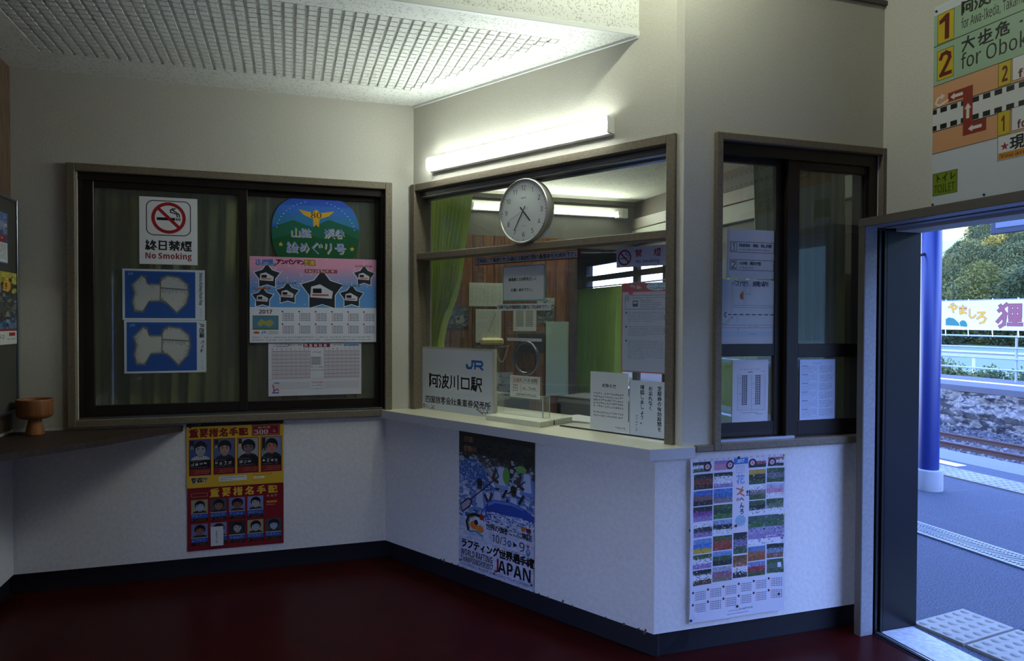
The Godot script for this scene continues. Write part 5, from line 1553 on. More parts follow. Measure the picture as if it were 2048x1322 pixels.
	var pics := [[16, 22, 134, 64, [dark, white, leaf]], [176, 22, 136, 60, [lilac, pink, pink]], [440, 22, 134, 60, [white, c8(150, 70, 80), dark]], [588, 22, 116, 58, [c8(150, 90, 80), white, dark]],
		[24, 100, 146, 96, [dark, c8(120, 60, 30), c8(60, 36, 26)]], [178, 100, 140, 96, [dark, white, white, lilac]], [444, 98, 128, 94, [c8(180, 150, 60), dark, leaf]], [582, 94, 128, 92, [leaf, c8(110, 110, 130), leaf]],
		[24, 206, 146, 94, [c8(60, 100, 180), c8(120, 90, 80), dark]], [176, 204, 142, 90, [c8(70, 120, 190), c8(60, 100, 160), c8(130, 110, 120)]], [446, 200, 128, 92, [white, c8(120, 110, 110), leaf]], [580, 196, 130, 92, [c8(170, 170, 200), pink, white]],
		[24, 308, 144, 92, [dark, c8(130, 70, 140), lilac]], [176, 306, 142, 90, [leaf, c8(40, 70, 40), c8(70, 110, 60)]], [446, 300, 128, 92, [leaf, dark, white]], [580, 296, 130, 92, [leaf, c8(90, 110, 90), white]],
		[24, 408, 144, 92, [white, dark, lilac]], [174, 404, 144, 92, [c8(130, 150, 190), dark, white]], [440, 400, 272, 190, [c8(70, 90, 80), c8(60, 100, 60), c8(150, 140, 180), lilac, white]],
		[24, 512, 142, 92, [sky, c8(60, 110, 190), c8(190, 160, 50)]], [174, 506, 144, 92, [leaf, c8(150, 70, 50), c8(140, 60, 50)]], [328, 498, 106, 136, [dark, c8(120, 110, 150), leaf]],
		[24, 612, 142, 90, [leaf, white, lilac]], [174, 606, 144, 90, [sky, leaf, dark]], [440, 600, 136, 92, [c8(90, 120, 170), c8(150, 90, 50), c8(130, 80, 50)]], [586, 594, 126, 92, [dark, c8(120, 140, 170), c8(120, 80, 60)]],
		[24, 710, 140, 94, [dark, white, c8(80, 60, 40)]], [172, 704, 146, 94, [c8(150, 160, 180), c8(140, 90, 110), c8(130, 110, 100)]], [326, 646, 108, 144, [c8(110, 80, 50), c8(140, 90, 60), white, dark]], [440, 700, 136, 92, [c8(110, 130, 170), c8(150, 40, 50), leaf]], [588, 696, 126, 90, [leaf, c8(80, 100, 90), leaf]]]
	for q in pics: c.photo(q[0], q[1], q[2], q[3], q[4], 260, 0.10)
	for q in [[128, 56], [296, 54], [470, 52], [620, 54]]:
		c.disc(q[0], q[1], 30, 28, c8(40, 30, 34)); c.disc(q[0], q[1], 18, 17, c8(206, 160, 180)); c.disc(q[0], q[1], 5, 5, c8(150, 60, 80))
	c.rect(324, 12, 110, 480, c8(210, 204, 214)); c.rect(324, 14, 112, 40, c8(60, 110, 180)); c.text("2017", 350, 22, 56, 22, c8(226, 232, 240), true)
	for k in 4: c.fakes(340, 62 + k * 14, 80, 9, c8(90, 120, 180))
	c.kan("花", 346, 120, 64, 9, c8(120, 150, 200)); c.kan("へんろ", 372, 264, 36, 6, c8(50, 50, 70), 1.1, true)
	c.line([Vector2(350, 210), Vector2(400, 226), Vector2(356, 250)], 9, c8(190, 100, 50)); c.line([Vector2(396, 206), Vector2(372, 240), Vector2(408, 262)], 9, c8(190, 100, 50)); c.kan("の", 348, 270, 24, 4, c8(170, 70, 110)); c.fakes(418, 216, 9, 50, INK)
	c.disc(380, 420, 42, 36, c8(130, 180, 206)); for k in 10: c.rect(346 + k * 7, 380 + c.r.randf() * 30, 2, 60, c8(170, 130, 150))
	for j in 2:
		for i in 6:
			var x := 24 + i * 116; var y := 846 + j * 78 - i * 5
			c.disc(x, y, 8, 8, c8(70, 30, 40)); c.month(x + 14, y - 2, 86, 58, c8(60, 60, 90), c8(190, 90, 100))
	c.fakes(290, 992, 70, 10, INK); c.fakes(362, 986, 130, 20, c8(60, 50, 100)); c.fakes(270, 1014, 180, 8, INK)
	c.poly(PackedVector2Array([Vector2(20, 1010), Vector2(34, 980), Vector2(52, 984), Vector2(44, 1006), Vector2(30, 1024)]), c8(120, 110, 150))
	var n = poster("flower_calendar", "white 2017 calendar with grid of flower photographs under the right window", "calendar", "R", 1.698, 2.206, 0.143, 0.881, 0.004, print_mat(c, 0.4), 0.002, 0.012)
	pins(n, [[0.0, 0.362, 0.007], [-0.012, 0.05, 0.007], [-0.252, 0.05, 0.008], [-0.246, -0.355, 0.011], [0.0, -0.322, 0.006], [0.226, -0.29, 0.008]], M.pin)
	pins(n, [[0.245, 0.36, 0.011], [0.248, 0.08, 0.011]], M.pin_yellow)
	# platform map over the door
	map_sign()

func map_sign():
	# 1000 pixels to the metre; left edge at z = -2.418, top at 2.915
	var W := 1300
	var c := cv(W, 900, c8(200, 204, 206), 3)
	var green := c8(150, 176, 146); var or_ := c8(206, 150, 104); var yel := c8(196, 170, 30); var dr := c8(96, 22, 20)
	c.rect(0, 40, W, 318, green); c.rect(0, 0, W, 12, c8(205, 210, 210))
	c.rect(0, 178, W, 4, c8(40, 50, 40))
	for k in 2:
		var y: float = [42, 206][k]
		c.rect(18, y, 82, 134, c8(60, 50, 20)); c.rect(20, y + 2, 78, 130, yel)
	c.poly(PackedVector2Array([Vector2(26, 72), Vector2(60, 52), Vector2(76, 52), Vector2(76, 164), Vector2(54, 164), Vector2(54, 82), Vector2(28, 90)]), dr)
	c.line([Vector2(36, 244), Vector2(44, 228), Vector2(62, 224), Vector2(78, 234), Vector2(80, 252), Vector2(64, 280), Vector2(38, 318), Vector2(84, 318)], 17, dr)
	c.kan("阿波池田・高松・岡山方面", 132, 32, 60, 8, INK, 1.04)
	c.text("for Awa-Ikeda, Takamatsu, Okayama", 134, 104, 440, 60, INK)
	c.kan("大歩危・高知方面", 136, 190, 62, 8, INK, 1.22)
	c.text("for Oboke, Kochi", 134, 258, 530, 78, INK); c.rect(234, 248, 46, 6, INK)
	c.rect(0, 358, W, 304, or_); c.rect(0, 356, W, 3, c8(60, 60, 50))
	# the two tracks
	c.rect(0, 458, W, 108, c8(206, 206, 200))
	for y in [458, 562]: c.rect(0, y, W, 4, c8(30, 30, 30))
	for k in 28:
		c.rect(k * 50 - 12, 464, 32, 22, INK); c.rect(k * 50 - 12, 538, 32, 22, INK)
	# the way over
	c.poly(PackedVector2Array([Vector2(75, 410), Vector2(192, 408), Vector2(192, 566), Vector2(254, 566), Vector2(254, 618), Vector2(148, 618), Vector2(148, 450), Vector2(75, 450)]), c8(134, 44, 26))
	var ws := c8(214, 206, 196)
	c.rect(104, 424, 42, 14, ws); c.poly(PackedVector2Array([Vector2(86, 431), Vector2(106, 416), Vector2(106, 446)]), ws)
	c.rect(163, 500, 14, 46, ws); c.poly(PackedVector2Array([Vector2(170, 480), Vector2(154, 504), Vector2(186, 504)]), ws)
	c.rect(188, 586, 46, 14, ws); c.poly(PackedVector2Array([Vector2(172, 593), Vector2(192, 578), Vector2(192, 608)]), ws)
	c.line([Vector2(74, 440), Vector2(30, 452), Vector2(14, 438), Vector2(24, 418), Vector2(46, 414)], 9, ws); c.poly(PackedVector2Array([Vector2(60, 414), Vector2(40, 402), Vector2(42, 428)]), ws)
	for k in 2:
		var y: float = [358, 560][k]
		c.rect(302, y, 54, 98, c8(60, 50, 20)); c.rect(304, y + 2, 50, 94, yel)
		c.text(["2", "1"][k], 318, y + 18, 24 if k == 0 else 14, 64, dr, true)
		c.rect(360, y - 2, 330, 94, c8(214, 214, 210)); c.frame(360, y - 2, 330, 94, 2, c8(70, 60, 50))
		c.text(["for Oboke", "for Awa-Ikeda"][k], 384, y + 52, 260, 34, dr, true)
	c.rect(0, 662, W, 3, c8(60, 60, 50))
	c.rect(304, 660, 420, 102, c8(214, 214, 210)); c.frame(304, 660, 420, 102, 2, c8(60, 60, 60))
	var star := PackedVector2Array()
	for i in 10: star.append(Vector2(334, 706) + Vector2.from_angle(-PI / 2 + TAU * i / 10.0) * (18.0 if i % 2 == 0 else 7.0))
	c.poly(star, c8(150, 34, 34)); c.kan("現在地", 356, 672, 56, 7, INK, 1.05)
	c.rect(308, 730, 412, 28, c8(196, 130, 40)); c.text("You are here", 316, 736, 180, 16, c8(60, 40, 20))
	c.rect(4, 754, 122, 102, c8(50, 60, 20)); c.rect(6, 756, 118, 98, c8(118, 136, 34)); c.kan("トイレ", 14, 762, 34, 5, c8(40, 36, 16), 1.05); c.text("TOILET", 12, 808, 102, 36, c8(40, 36, 16))
	var n = poster("platform_map_sign", "large printed platform map sign on the wall above the open door", "sign", "D", -2.418, -1.118, 2.020, 2.915, 0.004, print_mat(c, 0.3), 0.0008)
	pins(n, [[-0.637, 0.425, 0.003], [-0.643, -0.44, 0.003], [-0.4, -0.436, 0.003]], M.pin, 0.005)

# ---------------------------------------------------------------- left corner
func build_left_corner():
	var p := PackedVector2Array([Vector2(XW, ZL), Vector2(-0.585, ZL), Vector2(-0.91, -3.945), Vector2(-1.244, -3.665), Vector2(XW, -3.52)])
	var s = solo("corner_shelf", mb().prism(p, 0.852, 0.884).done(), wood_mat(c8(52, 34, 26), 51))
	tag(s, "dark wooden corner shelf under the left window", "shelf")
	var b = thing("wooden_goblet", "turned wooden goblet bowl on a tapered foot standing on corner shelf", "bowl", Vector3(-1.283, 0.884, -4.245))
	var wm := wood_mat(c8(150, 84, 34), 52)
	var m := mb()
	m.smooth()
	m.lathe(PackedVector2Array([Vector2(0.0, 0.086), Vector2(0.062, 0.086), Vector2(0.076, 0.094), Vector2(0.083, 0.112), Vector2(0.084, 0.18), Vector2(0.0835, 0.187), Vector2(0.077, 0.188), Vector2(0.074, 0.182), Vector2(0.072, 0.12), Vector2(0.06, 0.104), Vector2(0, 0.102)]), 40)
	part("cup", m.done(), wm, b)
	m = mb()
	m.smooth()
	m.lathe(PackedVector2Array([Vector2(0.0, 0.0), Vector2(0.044, 0.0), Vector2(0.045, 0.006), Vector2(0.030, 0.074), Vector2(0.032, 0.088), Vector2(0, 0.088)]), 32)
	part("foot", m.done(), wood_mat(c8(166, 98, 44), 53), b)
	# notice board on the left wall
	var n = thing("notice_board", "dark felt notice board with thin metal frame on left wall", "board", Vector3(XW, 1.0, -3.75))
	part("felt", sp(Vector3(0.002, 0.01, -0.58), Vector3(0.03, 1.115, 0.58), 0.0), grained(c8(62, 60, 54), c8(74, 72, 64), 8.0, 0.08, 0.95, 0.0, 54), n)
	part("frame", mb().span(Vector3(0, 0, -0.597), Vector3(0.038, 1.125, -0.582), 0.002).span(Vector3(0, 0, 0.582), Vector3(0.038, 1.125, 0.597), 0.002).span(Vector3(0, 0, -0.582), Vector3(0.038, 0.014, 0.582), 0.002).span(Vector3(0, 1.111, -0.582), Vector3(0.038, 1.125, 0.582), 0.002).done(), M.steel, n)
	var c := cv(300, 340, c8(70, 92, 140), 3)
	c.photo(0, 0, 300, 170, [c8(80, 104, 160), c8(130, 140, 160), c8(60, 80, 130)], 100, 0.2); c.rect(180, 150, 110, 44, c8(140, 40, 40)); c.fakes(190, 160, 90, 20, c8(230, 220, 210)); c.rect(160, 200, 140, 130, c8(200, 200, 200)); c.para(168, 210, 124, 9, 8, 13, INK)
	poster("leaflet", "blue and white leaflet at top of notice board", "leaflet", "W", -3.70, -4.205, 1.775, 2.035, 0.033, print_mat(c), 0.001)
	c = cv(360, 420, c8(90, 84, 60), 4)
	c.photo(0, 0, 360, 330, [c8(170, 156, 50), c8(70, 70, 60), c8(60, 66, 70), c8(80, 74, 64), c8(60, 90, 130)], 260, 0.14); c.disc(250, 80, 40, 34, c8(206, 150, 40)); c.fakes(220, 60, 60, 40, c8(40, 30, 20))
	c.rect(0, 330, 360, 12, c8(150, 40, 40)); c.rect(0, 342, 360, 78, c8(206, 206, 200)); c.fakes(100, 360, 120, 30, c8(60, 60, 60)); c.rect(270, 352, 70, 20, c8(170, 40, 40)); c.fakes(250, 384, 96, 12, INK)
	poster("event_poster", "yellow and dark event poster at bottom of notice board", "poster", "W", -3.90, -4.325, 1.362, 1.735, 0.033, print_mat(c), 0.001)

# ---------------------------------------------------------------- inside the ticket office
# a hanging of cloth with upright folds: edge(v) gives its left and right end for v = 0 (top) .. 1 (bottom)
func drape(y1: float, y0: float, edge: Callable, folds: float, depth: float, nu := 96, nv := 14, sd := 1) -> ArrayMesh:
	var m := mb()
	m.smooth()
	var r := RandomNumberGenerator.new()
	r.seed = sd
	var ph := r.randf() * TAU
	var f := func(u: float, v: float) -> Vector3:
		var e: Vector2 = edge.call(v)
		var d := depth * (0.35 + 0.65 * minf(1.0, v * 3.0 + 0.2))
		var z := d * sin(u * folds * TAU + ph + 0.6 * sin(u * 9.0 + v * 1.5)) + d * 0.35 * sin(u * folds * 2.3 * TAU + v * 2.0)
		return Vector3(lerpf(e.x, e.y, u), lerpf(y1, y0, v), z)
	for i in nu:
		for j in nv:
			var u0 := float(i) / nu; var u1 := float(i + 1) / nu
			var v0 := float(j) / nv; var v1 := float(j + 1) / nv
			m.quad(f.call(u0, v1), f.call(u1, v1), f.call(u1, v0), f.call(u0, v0))
	return m.done()

func build_office_things():
	var c: Cv
	# curtain drawn aside at the left of the ticket window
	var n = thing("window_curtain", "light green curtain gathered to the left behind the ticket window", "curtain", tpos(0, 0, -0.2), TT)
	var right := [[2.31, 0.335], [2.10, 0.30], [1.95, 0.262], [1.75, 0.225], [1.62, 0.17], [1.48, 0.085], [1.36, 0.045], [1.2, 0.05]]
	part("cloth", drape(2.31, 1.2, func(v):
		var y := lerpf(2.31, 1.2, v)
		var x: float = right[-1][1]
		for i in right.size() - 1:
			if y <= right[i][0] and y >= right[i + 1][0]:
				x = lerpf(right[i][1], right[i + 1][1], (right[i][0] - y) / (right[i][0] - right[i + 1][0]))
		return Vector2(-0.06, x), 8.0, 0.024, 150, 30, 3), M.curtain, n)
	part("header_tape", sp(Vector3(-0.06, 2.29, -0.012), Vector3(0.33, 2.335, 0.012), 0.002), M.curtain, n)
	# curtains behind the left window
	n = thing("window_curtain", "green curtain with shade in its colour drawn behind left pane of the left window", "curtain", Vector3(0, 0, ZL - 0.17))
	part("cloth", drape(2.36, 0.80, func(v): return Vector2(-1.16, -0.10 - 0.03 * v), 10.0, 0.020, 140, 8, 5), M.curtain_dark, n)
	n = thing("window_curtain", "green curtain with shade in its colour at the right end of the left window", "curtain", Vector3(0, 0, ZL - 0.17))
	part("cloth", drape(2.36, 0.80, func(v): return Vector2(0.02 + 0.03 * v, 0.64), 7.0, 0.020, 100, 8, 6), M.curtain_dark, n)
	# behind the right window
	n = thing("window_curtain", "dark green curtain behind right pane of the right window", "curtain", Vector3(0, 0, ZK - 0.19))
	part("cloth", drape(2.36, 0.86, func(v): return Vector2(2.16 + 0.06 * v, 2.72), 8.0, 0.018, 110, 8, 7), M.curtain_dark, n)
	# half curtains on the platform side
	n = thing("half_curtain", "bright green half curtain seen through lower left pane of right window", "curtain", Vector3(2.745, 0, 0), -PI / 2)
	part("cloth", drape(1.78, 0.78, func(v): return Vector2(-4.05, -3.0), 11.0, 0.032, 150, 8, 8), M.curtain, n)
	n = thing("half_curtain", "bright green half curtain seen through the middle of the ticket window", "curtain", Vector3(2.745, 0, 0), -PI / 2)
	part("cloth", drape(1.80, 0.55, func(v): return Vector2(-6.42, -5.46), 11.0, 0.034, 150, 8, 9), M.curtain, n)
	part("rod", mb().tube(PackedVector3Array([Vector3(-6.45, 1.81, 0), Vector3(-4.25, 1.81, 0)]), 0.006).done(), M.steel, n)
	# papers on the partition
	c = cv(300, 200, c8(196, 200, 190), 3)
	for i in 8: c.para(12 + i * 36, 24, 30, 14, 7, 11, c8(110, 116, 140))
	poster("duty_table", "white table sheet pinned on the wood panelling", "notice", "F", 1.351, 1.629, 1.605, 1.792, 0.004, print_mat(c), 0.001)
	c = cv(220, 300, c8(206, 208, 200), 4)
	c.para(16, 20, 186, 22, 6, 11, c8(130, 136, 140)); c.seg(Vector2(170, 40), Vector2(110, 200), 3, c8(70, 70, 70))
	poster("telephone_list", "white telephone list hanging over the phone on panelling", "notice", "F", 1.405, 1.617, 1.315, 1.583, 0.006, print_mat(c), 0.003)
	c = cv(240, 240, c8(40, 44, 54), 5)
	c.photo(0, 0, 240, 240, [c8(70, 76, 84), c8(48, 60, 96), c8(60, 70, 110), c8(26, 26, 30)], 130, 0.2); c.rect(110, 100, 80, 70, c8(150, 146, 140)); c.rect(120, 110, 30, 30, c8(24, 24, 28)); c.rect(0, 216, 240, 24, c8(16, 16, 18))
	poster("train_photo", "dark photograph of a train beside the green curtain", "photo", "F", 1.158, 1.344, 1.416, 1.604, 0.004, print_mat(c), 0.001)
	c = cv(240, 200, c8(196, 196, 186), 6)
	for i in 2:
		for j in 16: c.rect(30 + i * 100, 20 + j * 9, 76, 4, c8(80, 80, 84))
	poster("duty_table", "grey typed sheet pinned right of the speaking grille", "notice", "F", 1.718, 1.916, 1.407, 1.590, 0.004, print_mat(c), 0.001)
	c = cv(200, 260, c8(80, 84, 80), 7)
	c.photo(0, 0, 200, 260, [c8(150, 154, 150), c8(60, 66, 60), c8(80, 84, 74)], 120, 0.18)
	poster("landscape_photo", "grey landscape photograph above the blank green sheet", "photo", "F", 1.922, 2.075, 1.469, 1.680, 0.004, print_mat(c), 0.001)
	poster("blank_sheet", "long blank pale green sheet hanging on the partition", "paper", "F", 1.998, 2.222, 0.874, 1.485, 0.008, mat(c8(166, 182, 150), 0.7), 0.002, 0.004)
	poster("dark_panel", "dark plate on panelling behind the speaking grille", "panel", "F", 1.765, 1.990, 1.226, 1.392, 0.003, mat(c8(40, 40, 40), 0.5))
	c = cv(200, 200, c8(176, 182, 178), 8)
	c.photo(0, 0, 200, 200, [c8(176, 182, 178), c8(150, 160, 156)], 60, 0.3)
	poster("grey_sheet", "mottled grey sheet low on the partition beside the tray", "paper", "F", 1.547, 1.716, 0.90, 1.075, 0.004, print_mat(c), 0.001)
	# telephone with a coiled cord
	n = thing("wall_telephone", "cream wall telephone with coiled cord on the panelling", "telephone", Vector3(1.528, 1.325, ZF))
	part("handset", bx(Vector3(0, 0.0, 0.045), Vector3(0.19, 0.05, 0.045), 0.012), M.phone, n)
	part("base", bx(Vector3(0.0, -0.004, 0.012), Vector3(0.15, 0.066, 0.024), 0.006), M.phone, n)
	part("bracket", bx(Vector3(0.0, -0.045, 0.03), Vector3(0.26, 0.012, 0.06), 0.002), M.casing_dark, n)
	var cord := PackedVector3Array()
	for i in 181:
		var t := i / 180.0
		var a := t * 26.0 * TAU
		var cp := Vector3(0.03 + 0.11 * t, -0.03 - 0.135 * sin(t * PI), 0.03)
		cord.append(cp + Vector3(cos(a) * 0.006, 0.002 * sin(a), sin(a) * 0.006))
	var m := mb()
	m.smooth()
	m.tube(cord, 0.0024, 5)
	part("cord", m.done(), M.phone, n)
	# dark chair back and a black machine on the inner counter
	n = thing("office_chair", "black office chair back seen behind the station name board", "chair", Vector3(1.50, 0, -4.72), 0.5)
	m = mb()
	m.smooth()
	for k in 1:
		m.tube(PackedVector3Array([Vector3(-0.05, 0.76, 0), Vector3(0.0, 0.9, 0), Vector3(0.10, 0.985, 0), Vector3(0.14, 1.02, 0.01)]), 0.055, 12)
	part("backrest", bx(Vector3(0, 0.78, 0), Vector3(0.4, 0.36, 0.06), 0.025), M.black, n)
	part("seat", bx(Vector3(0, 0.46, 0.22), Vector3(0.46, 0.08, 0.44), 0.03), M.black, n)
	part("column", mb().tube(PackedVector3Array([Vector3(0, 0.1, 0.2), Vector3(0, 0.44, 0.2)]), 0.03, 12).done(), M.steel, n)
	part("base", mb().box(Vector3(0, 0.05, 0.2), Vector3(0.5, 0.05, 0.06), 0.01).box(Vector3(0, 0.05, 0.2), Vector3(0.06, 0.05, 0.5), 0.01).done(), M.black, n)
	part("armrest", m.done(), M.black, n)
	n = thing("ticket_machine", "low black office machine behind the notice sheets", "machine", tpos(0.93, 0.0, -0.72), TT)
	part("body", bx(Vector3(0.02, 0.925, 0), Vector3(0.52, 0.17, 0.30), 0.02), M.black, n)
	part("lid", bx(Vector3(0.02, 1.015, -0.01), Vector3(0.50, 0.016, 0.27), 0.006), M.black, n)
	part("stand", bx(Vector3(0.02, 0.42, 0), Vector3(0.5, 0.84, 0.28), 0.01), M.casing_dark, n)
	n = thing("office_desk", "brown office desk standing behind the ticket counter", "desk", Vector3(0, 0, 0))
	part("top", sp(Vector3(1.2, 0.70, -5.25), Vector3(2.1, 0.73, -4.95), 0.004), wood_mat(c8(120, 84, 52), 61), n)
	for x in [1.22, 2.05]:
		for z in [-5.23, -5.0]: part("leg", sp(Vector3(x, 0.0, z), Vector3(x + 0.03, 0.70, z + 0.03), 0.002), M.steel, n)

# ---------------------------------------------------------------- the platform outside the door
func build_platform():
	var asphalt := grained(c8(20, 23, 28), c8(98, 107, 124), 1.6, 0.11, 0.9, 0.9, 71, 3)
	struct("platform_paving", sp(Vector3(2.915, -0.3, -60), Vector3(6.84, -0.012, 60), 0.0), asphalt)
	struct("platform_edge_paving", sp(Vector3(6.84, -0.3, -60), Vector3(7.36, -0.010, 60), 0.0), grained(c8(96, 98, 102), c8(124, 126, 130), 4.0, 0.1, 0.85, 0.4, 72))
	struct("platform_wall", sp(Vector3(7.0, -1.6, -60), Vector3(7.3, -0.3, 60), 0.0), grained(c8(90, 90, 88), c8(130, 130, 126), 1.0, 0.03, 0.9, 0.4, 73))
	# white line with a gap, and the tactile strip along the edge
	var line_m := grained(c8(206, 208, 210), c8(232, 234, 236), 6.0, 0.1, 0.7, 0.0, 74)
	struct("platform_line", sp(Vector3(6.60, -0.012, -40), Vector3(6.75, -0.0095, -5.43), 0.0), line_m)
	struct("platform_line", sp(Vector3(6.60, -0.012, -1.6), Vector3(6.75, -0.0095, 20), 0.0), line_m)
	var tile_m := [grained(c8(126, 121, 106), c8(150, 146, 130), 5.0, 0.08, 0.8, 0.2, 75), grained(c8(118, 115, 103), c8(142, 138, 126), 5.0, 0.08, 0.8, 0.2, 76)]
	var strip = frame_node("tactile_strip", Vector3(6.29, -0.012, -5.0))
	var bar_tile := mb()
	bar_tile.box(Vector3(0, 0.006, 0), Vector3(0.39, 0.014, 0.392), 0.002)
	for i in 5:
		for j in 5:
			bar_tile.lathe(PackedVector2Array([Vector2(0.020, 0.012), Vector2(0.013, 0.019), Vector2(0.0, 0.020)]), 8, Transform3D(Basis(), Vector3(-0.152 + i * 0.076, 0, -0.152 + j * 0.076)))
	var bt := bar_tile.done()
	for k in 20:
		part("tactile_tile", bt, tile_m[k % 2], strip, Vector3(0, 0, -3.2 + k * 0.398))
	# drain with a steel grating
	var dr = thing("drain_grating", "long steel drain grating set in the platform asphalt", "drain", Vector3(4.365, -0.012, -3.6))
	for x in [-0.108, 0.108]: part("edge_rail", bx(Vector3(x, 0.006, 0), Vector3(0.026, 0.014, 6.0), 0.002), M.grate, dr)
	part("channel", bx(Vector3(0, -0.001, 0), Vector3(0.19, 0.004, 6.0), 0.0), M.black, dr)
	var bar := bx(Vector3.ZERO, Vector3(0.19, 0.012, 0.011), 0.001)
	for k in 240: part("grating_bar", bar, M.grate, dr, Vector3(0, 0.006, -2.99 + k * 0.025))
	for x in [-0.055, 0.055]: part("grating_rod", bx(Vector3(x, 0.008, 0), Vector3(0.006, 0.010, 6.0), 0.0), M.steel, dr)
	# raised tiles with domes by the door
	var st = frame_node("door_tactile_paving", Vector3(3.16, -0.012, -2.55), deg_to_rad(7.0))
	var dome := mb()
	dome.smooth()
	var pr := PackedVector2Array()
	for i in 6:
		var a := PI / 2 * i / 5.0
		pr.append(Vector2(cos(a) * 0.0215, 0.013 + sin(a) * 0.010))
	dome.lathe(pr, 16)
	var dm := dome.done()
	for q in [[0.0, 0.0, 6, 4], [0.0, 0.265, 6, 5], [0.435, 0.265, 6, 5], [0.0, 0.62, 6, 5], [0.435, 0.62, 6, 5]]:
		var w: float = q[2] * 0.0655
		var d: float = q[3] * 0.062
		var cz: float = q[1] if q[3] == 4 else q[1] + 0.03
		var t = part("tactile_tile", bx(Vector3(0, 0.004, 0), Vector3(w, 0.022, d), 0.002), tile_m[int(q[1] * 10) % 2], st, Vector3(q[0], 0, cz))
		for i in q[2]:
			for j in q[3]:
				part("dome", dm, tile_m[int(q[1] * 10) % 2], t, Vector3((i - (q[2] - 1) * 0.5) * 0.065, 0, (j - (q[3] - 1) * 0.5) * 0.061))
	# blue post with its concrete foot, canopy over it
	var p = thing("canopy_post", "blue painted canopy post on round concrete foot outside the door", "post", Vector3(5.475, -0.012, -4.77))
	var m := mb()
	m.smooth()
	m.lathe(PackedVector2Array([Vector2(0.082, 0.17), Vector2(0.082, 3.02), Vector2(0, 3.02)]), 28)
	part("shaft", m.done(), mat(c8(24, 42, 104), 0.4), p)
	m = mb()
	m.smooth()
	m.lathe(PackedVector2Array([Vector2(0.114, 0.0), Vector2(0.114, 0.176), Vector2(0.110, 0.184), Vector2(0.0, 0.186)]), 28)
	part("foot", m.done(), grained(c8(150, 150, 150), c8(180, 180, 178), 6.0, 0.06, 0.85, 0.3, 77), p)
	struct("canopy_roof", sp(Vector3(5.0, 3.2, -14), Vector3(6.1, 3.26, 3.0), 0.0), mat(c8(150, 152, 154), 0.7))
	struct("canopy_beam", sp(Vector3(5.4, 3.0, -14), Vector3(5.55, 3.2, 3.0), 0.0), mat(c8(120, 124, 132), 0.6))
	var br = solo("wire_bracket", mb().tube(PackedVector3Array([Vector3(4.9, 1.98, -4.78), Vector3(5.40, 2.10, -4.77)]), 0.012, 8).done(), M.black)
	tag(br, "thin dark rod clamped across the blue canopy post", "rod")
	# hanging sign at the top right of the doorway
	var c := cv(500, 220, c8(160, 166, 178), 4)
	c.line([Vector2(40, 150), Vector2(70, 120), Vector2(110, 60)], 30, INK); c.line([Vector2(170, 20), Vector2(230, 110)], 30, INK); c.line([Vector2(280, 40), Vector2(420, 40), Vector2(360, 160)], 26, INK)
	var hs = thing("hanging_sign", "grey framed sign hanging from the canopy at top right of doorway", "sign", Vector3(4.6, 2.30, -3.04), -PI / 2)
	part("board", bx(Vector3(0, 0, 0), Vector3(1.0, 0.41, 0.03), 0.004), mat(c8(96, 98, 108), 0.5), hs)
	part("face", sheet(0.92, 0.33), print_mat(c), hs, Vector3(0, 0, 0.0175))
	for x in [-0.4, 0.4]: part("hanger", mb().tube(PackedVector3Array([Vector3(x, 0.2, 0), Vector3(x, 0.9, 0)]), 0.006, 6).done(), M.steel, hs)
	# track
	var bed := grained(c8(48, 42, 40), c8(84, 76, 72), 2.0, 0.1, 0.95, 2.0, 78, 5)
	struct("track_bed", sp(Vector3(7.3, -1.6, -60), Vector3(15.2, -1.17, 60), 0.0), bed)
	var rust := grained(c8(62, 38, 28), c8(86, 54, 40), 4.0, 0.06, 0.6, 0.2, 79)
	var prof := PackedVector2Array([Vector2(-0.06, 0), Vector2(0.06, 0), Vector2(0.06, 0.012), Vector2(0.010, 0.028), Vector2(0.010, 0.10), Vector2(0.032, 0.112), Vector2(0.032, 0.138), Vector2(0.028, 0.142), Vector2(-0.028, 0.142), Vector2(-0.032, 0.138), Vector2(-0.032, 0.112), Vector2(-0.010, 0.10), Vector2(-0.010, 0.028), Vector2(-0.06, 0.012)])
	var rail := mb().plate(prof, -50, 50).done()
	for k in 2:
		var r = solo("railway_rail", rail, rust, Vector3(13.02 + k * 1.04, -1.142, 0))
		tag(r, ["rusty railway rail nearer to the platform", "rusty railway rail nearer to the stone wall"][k], "rail", "rails of the track")
	var slp := bx(Vector3.ZERO, Vector3(1.9, 0.1, 0.2), 0.01)
	var slm := grained(c8(70, 56, 48), c8(100, 84, 72), 3.0, 0.05, 0.9, 0.3, 80)
	for k in 22:
		var s = solo("track_sleeper", slp, slm, Vector3(13.54, -1.195, -16 + k * 0.62))
		tag(s, "dark wooden sleeper half buried in ballast under the rails", "sleeper", "sleepers of the track")
	var stone := mb()
	var sr := RandomNumberGenerator.new()
	sr.seed = 19
	for i in 1:
		var pts := []
		for k in 8: pts.append(Vector3(-1 if k & 1 else 1, -1 if k & 2 else 1, -1 if k & 4 else 1) * Vector3(sr.randf_range(0.6, 1), sr.randf_range(0.5, 0.9), sr.randf_range(0.6, 1)))
		for f in [[0, 2, 3, 1], [4, 5, 7, 6], [0, 1, 5, 4], [2, 6, 7, 3], [0, 4, 6, 2], [1, 3, 7, 5]]:
			stone.quad(pts[f[0]], pts[f[1]], pts[f[2]], pts[f[3]])
	var mm := MultiMesh.new()
	mm.transform_format = MultiMesh.TRANSFORM_3D
	mm.use_colors = true
	mm.mesh = stone.done()
	mm.instance_count = 16000
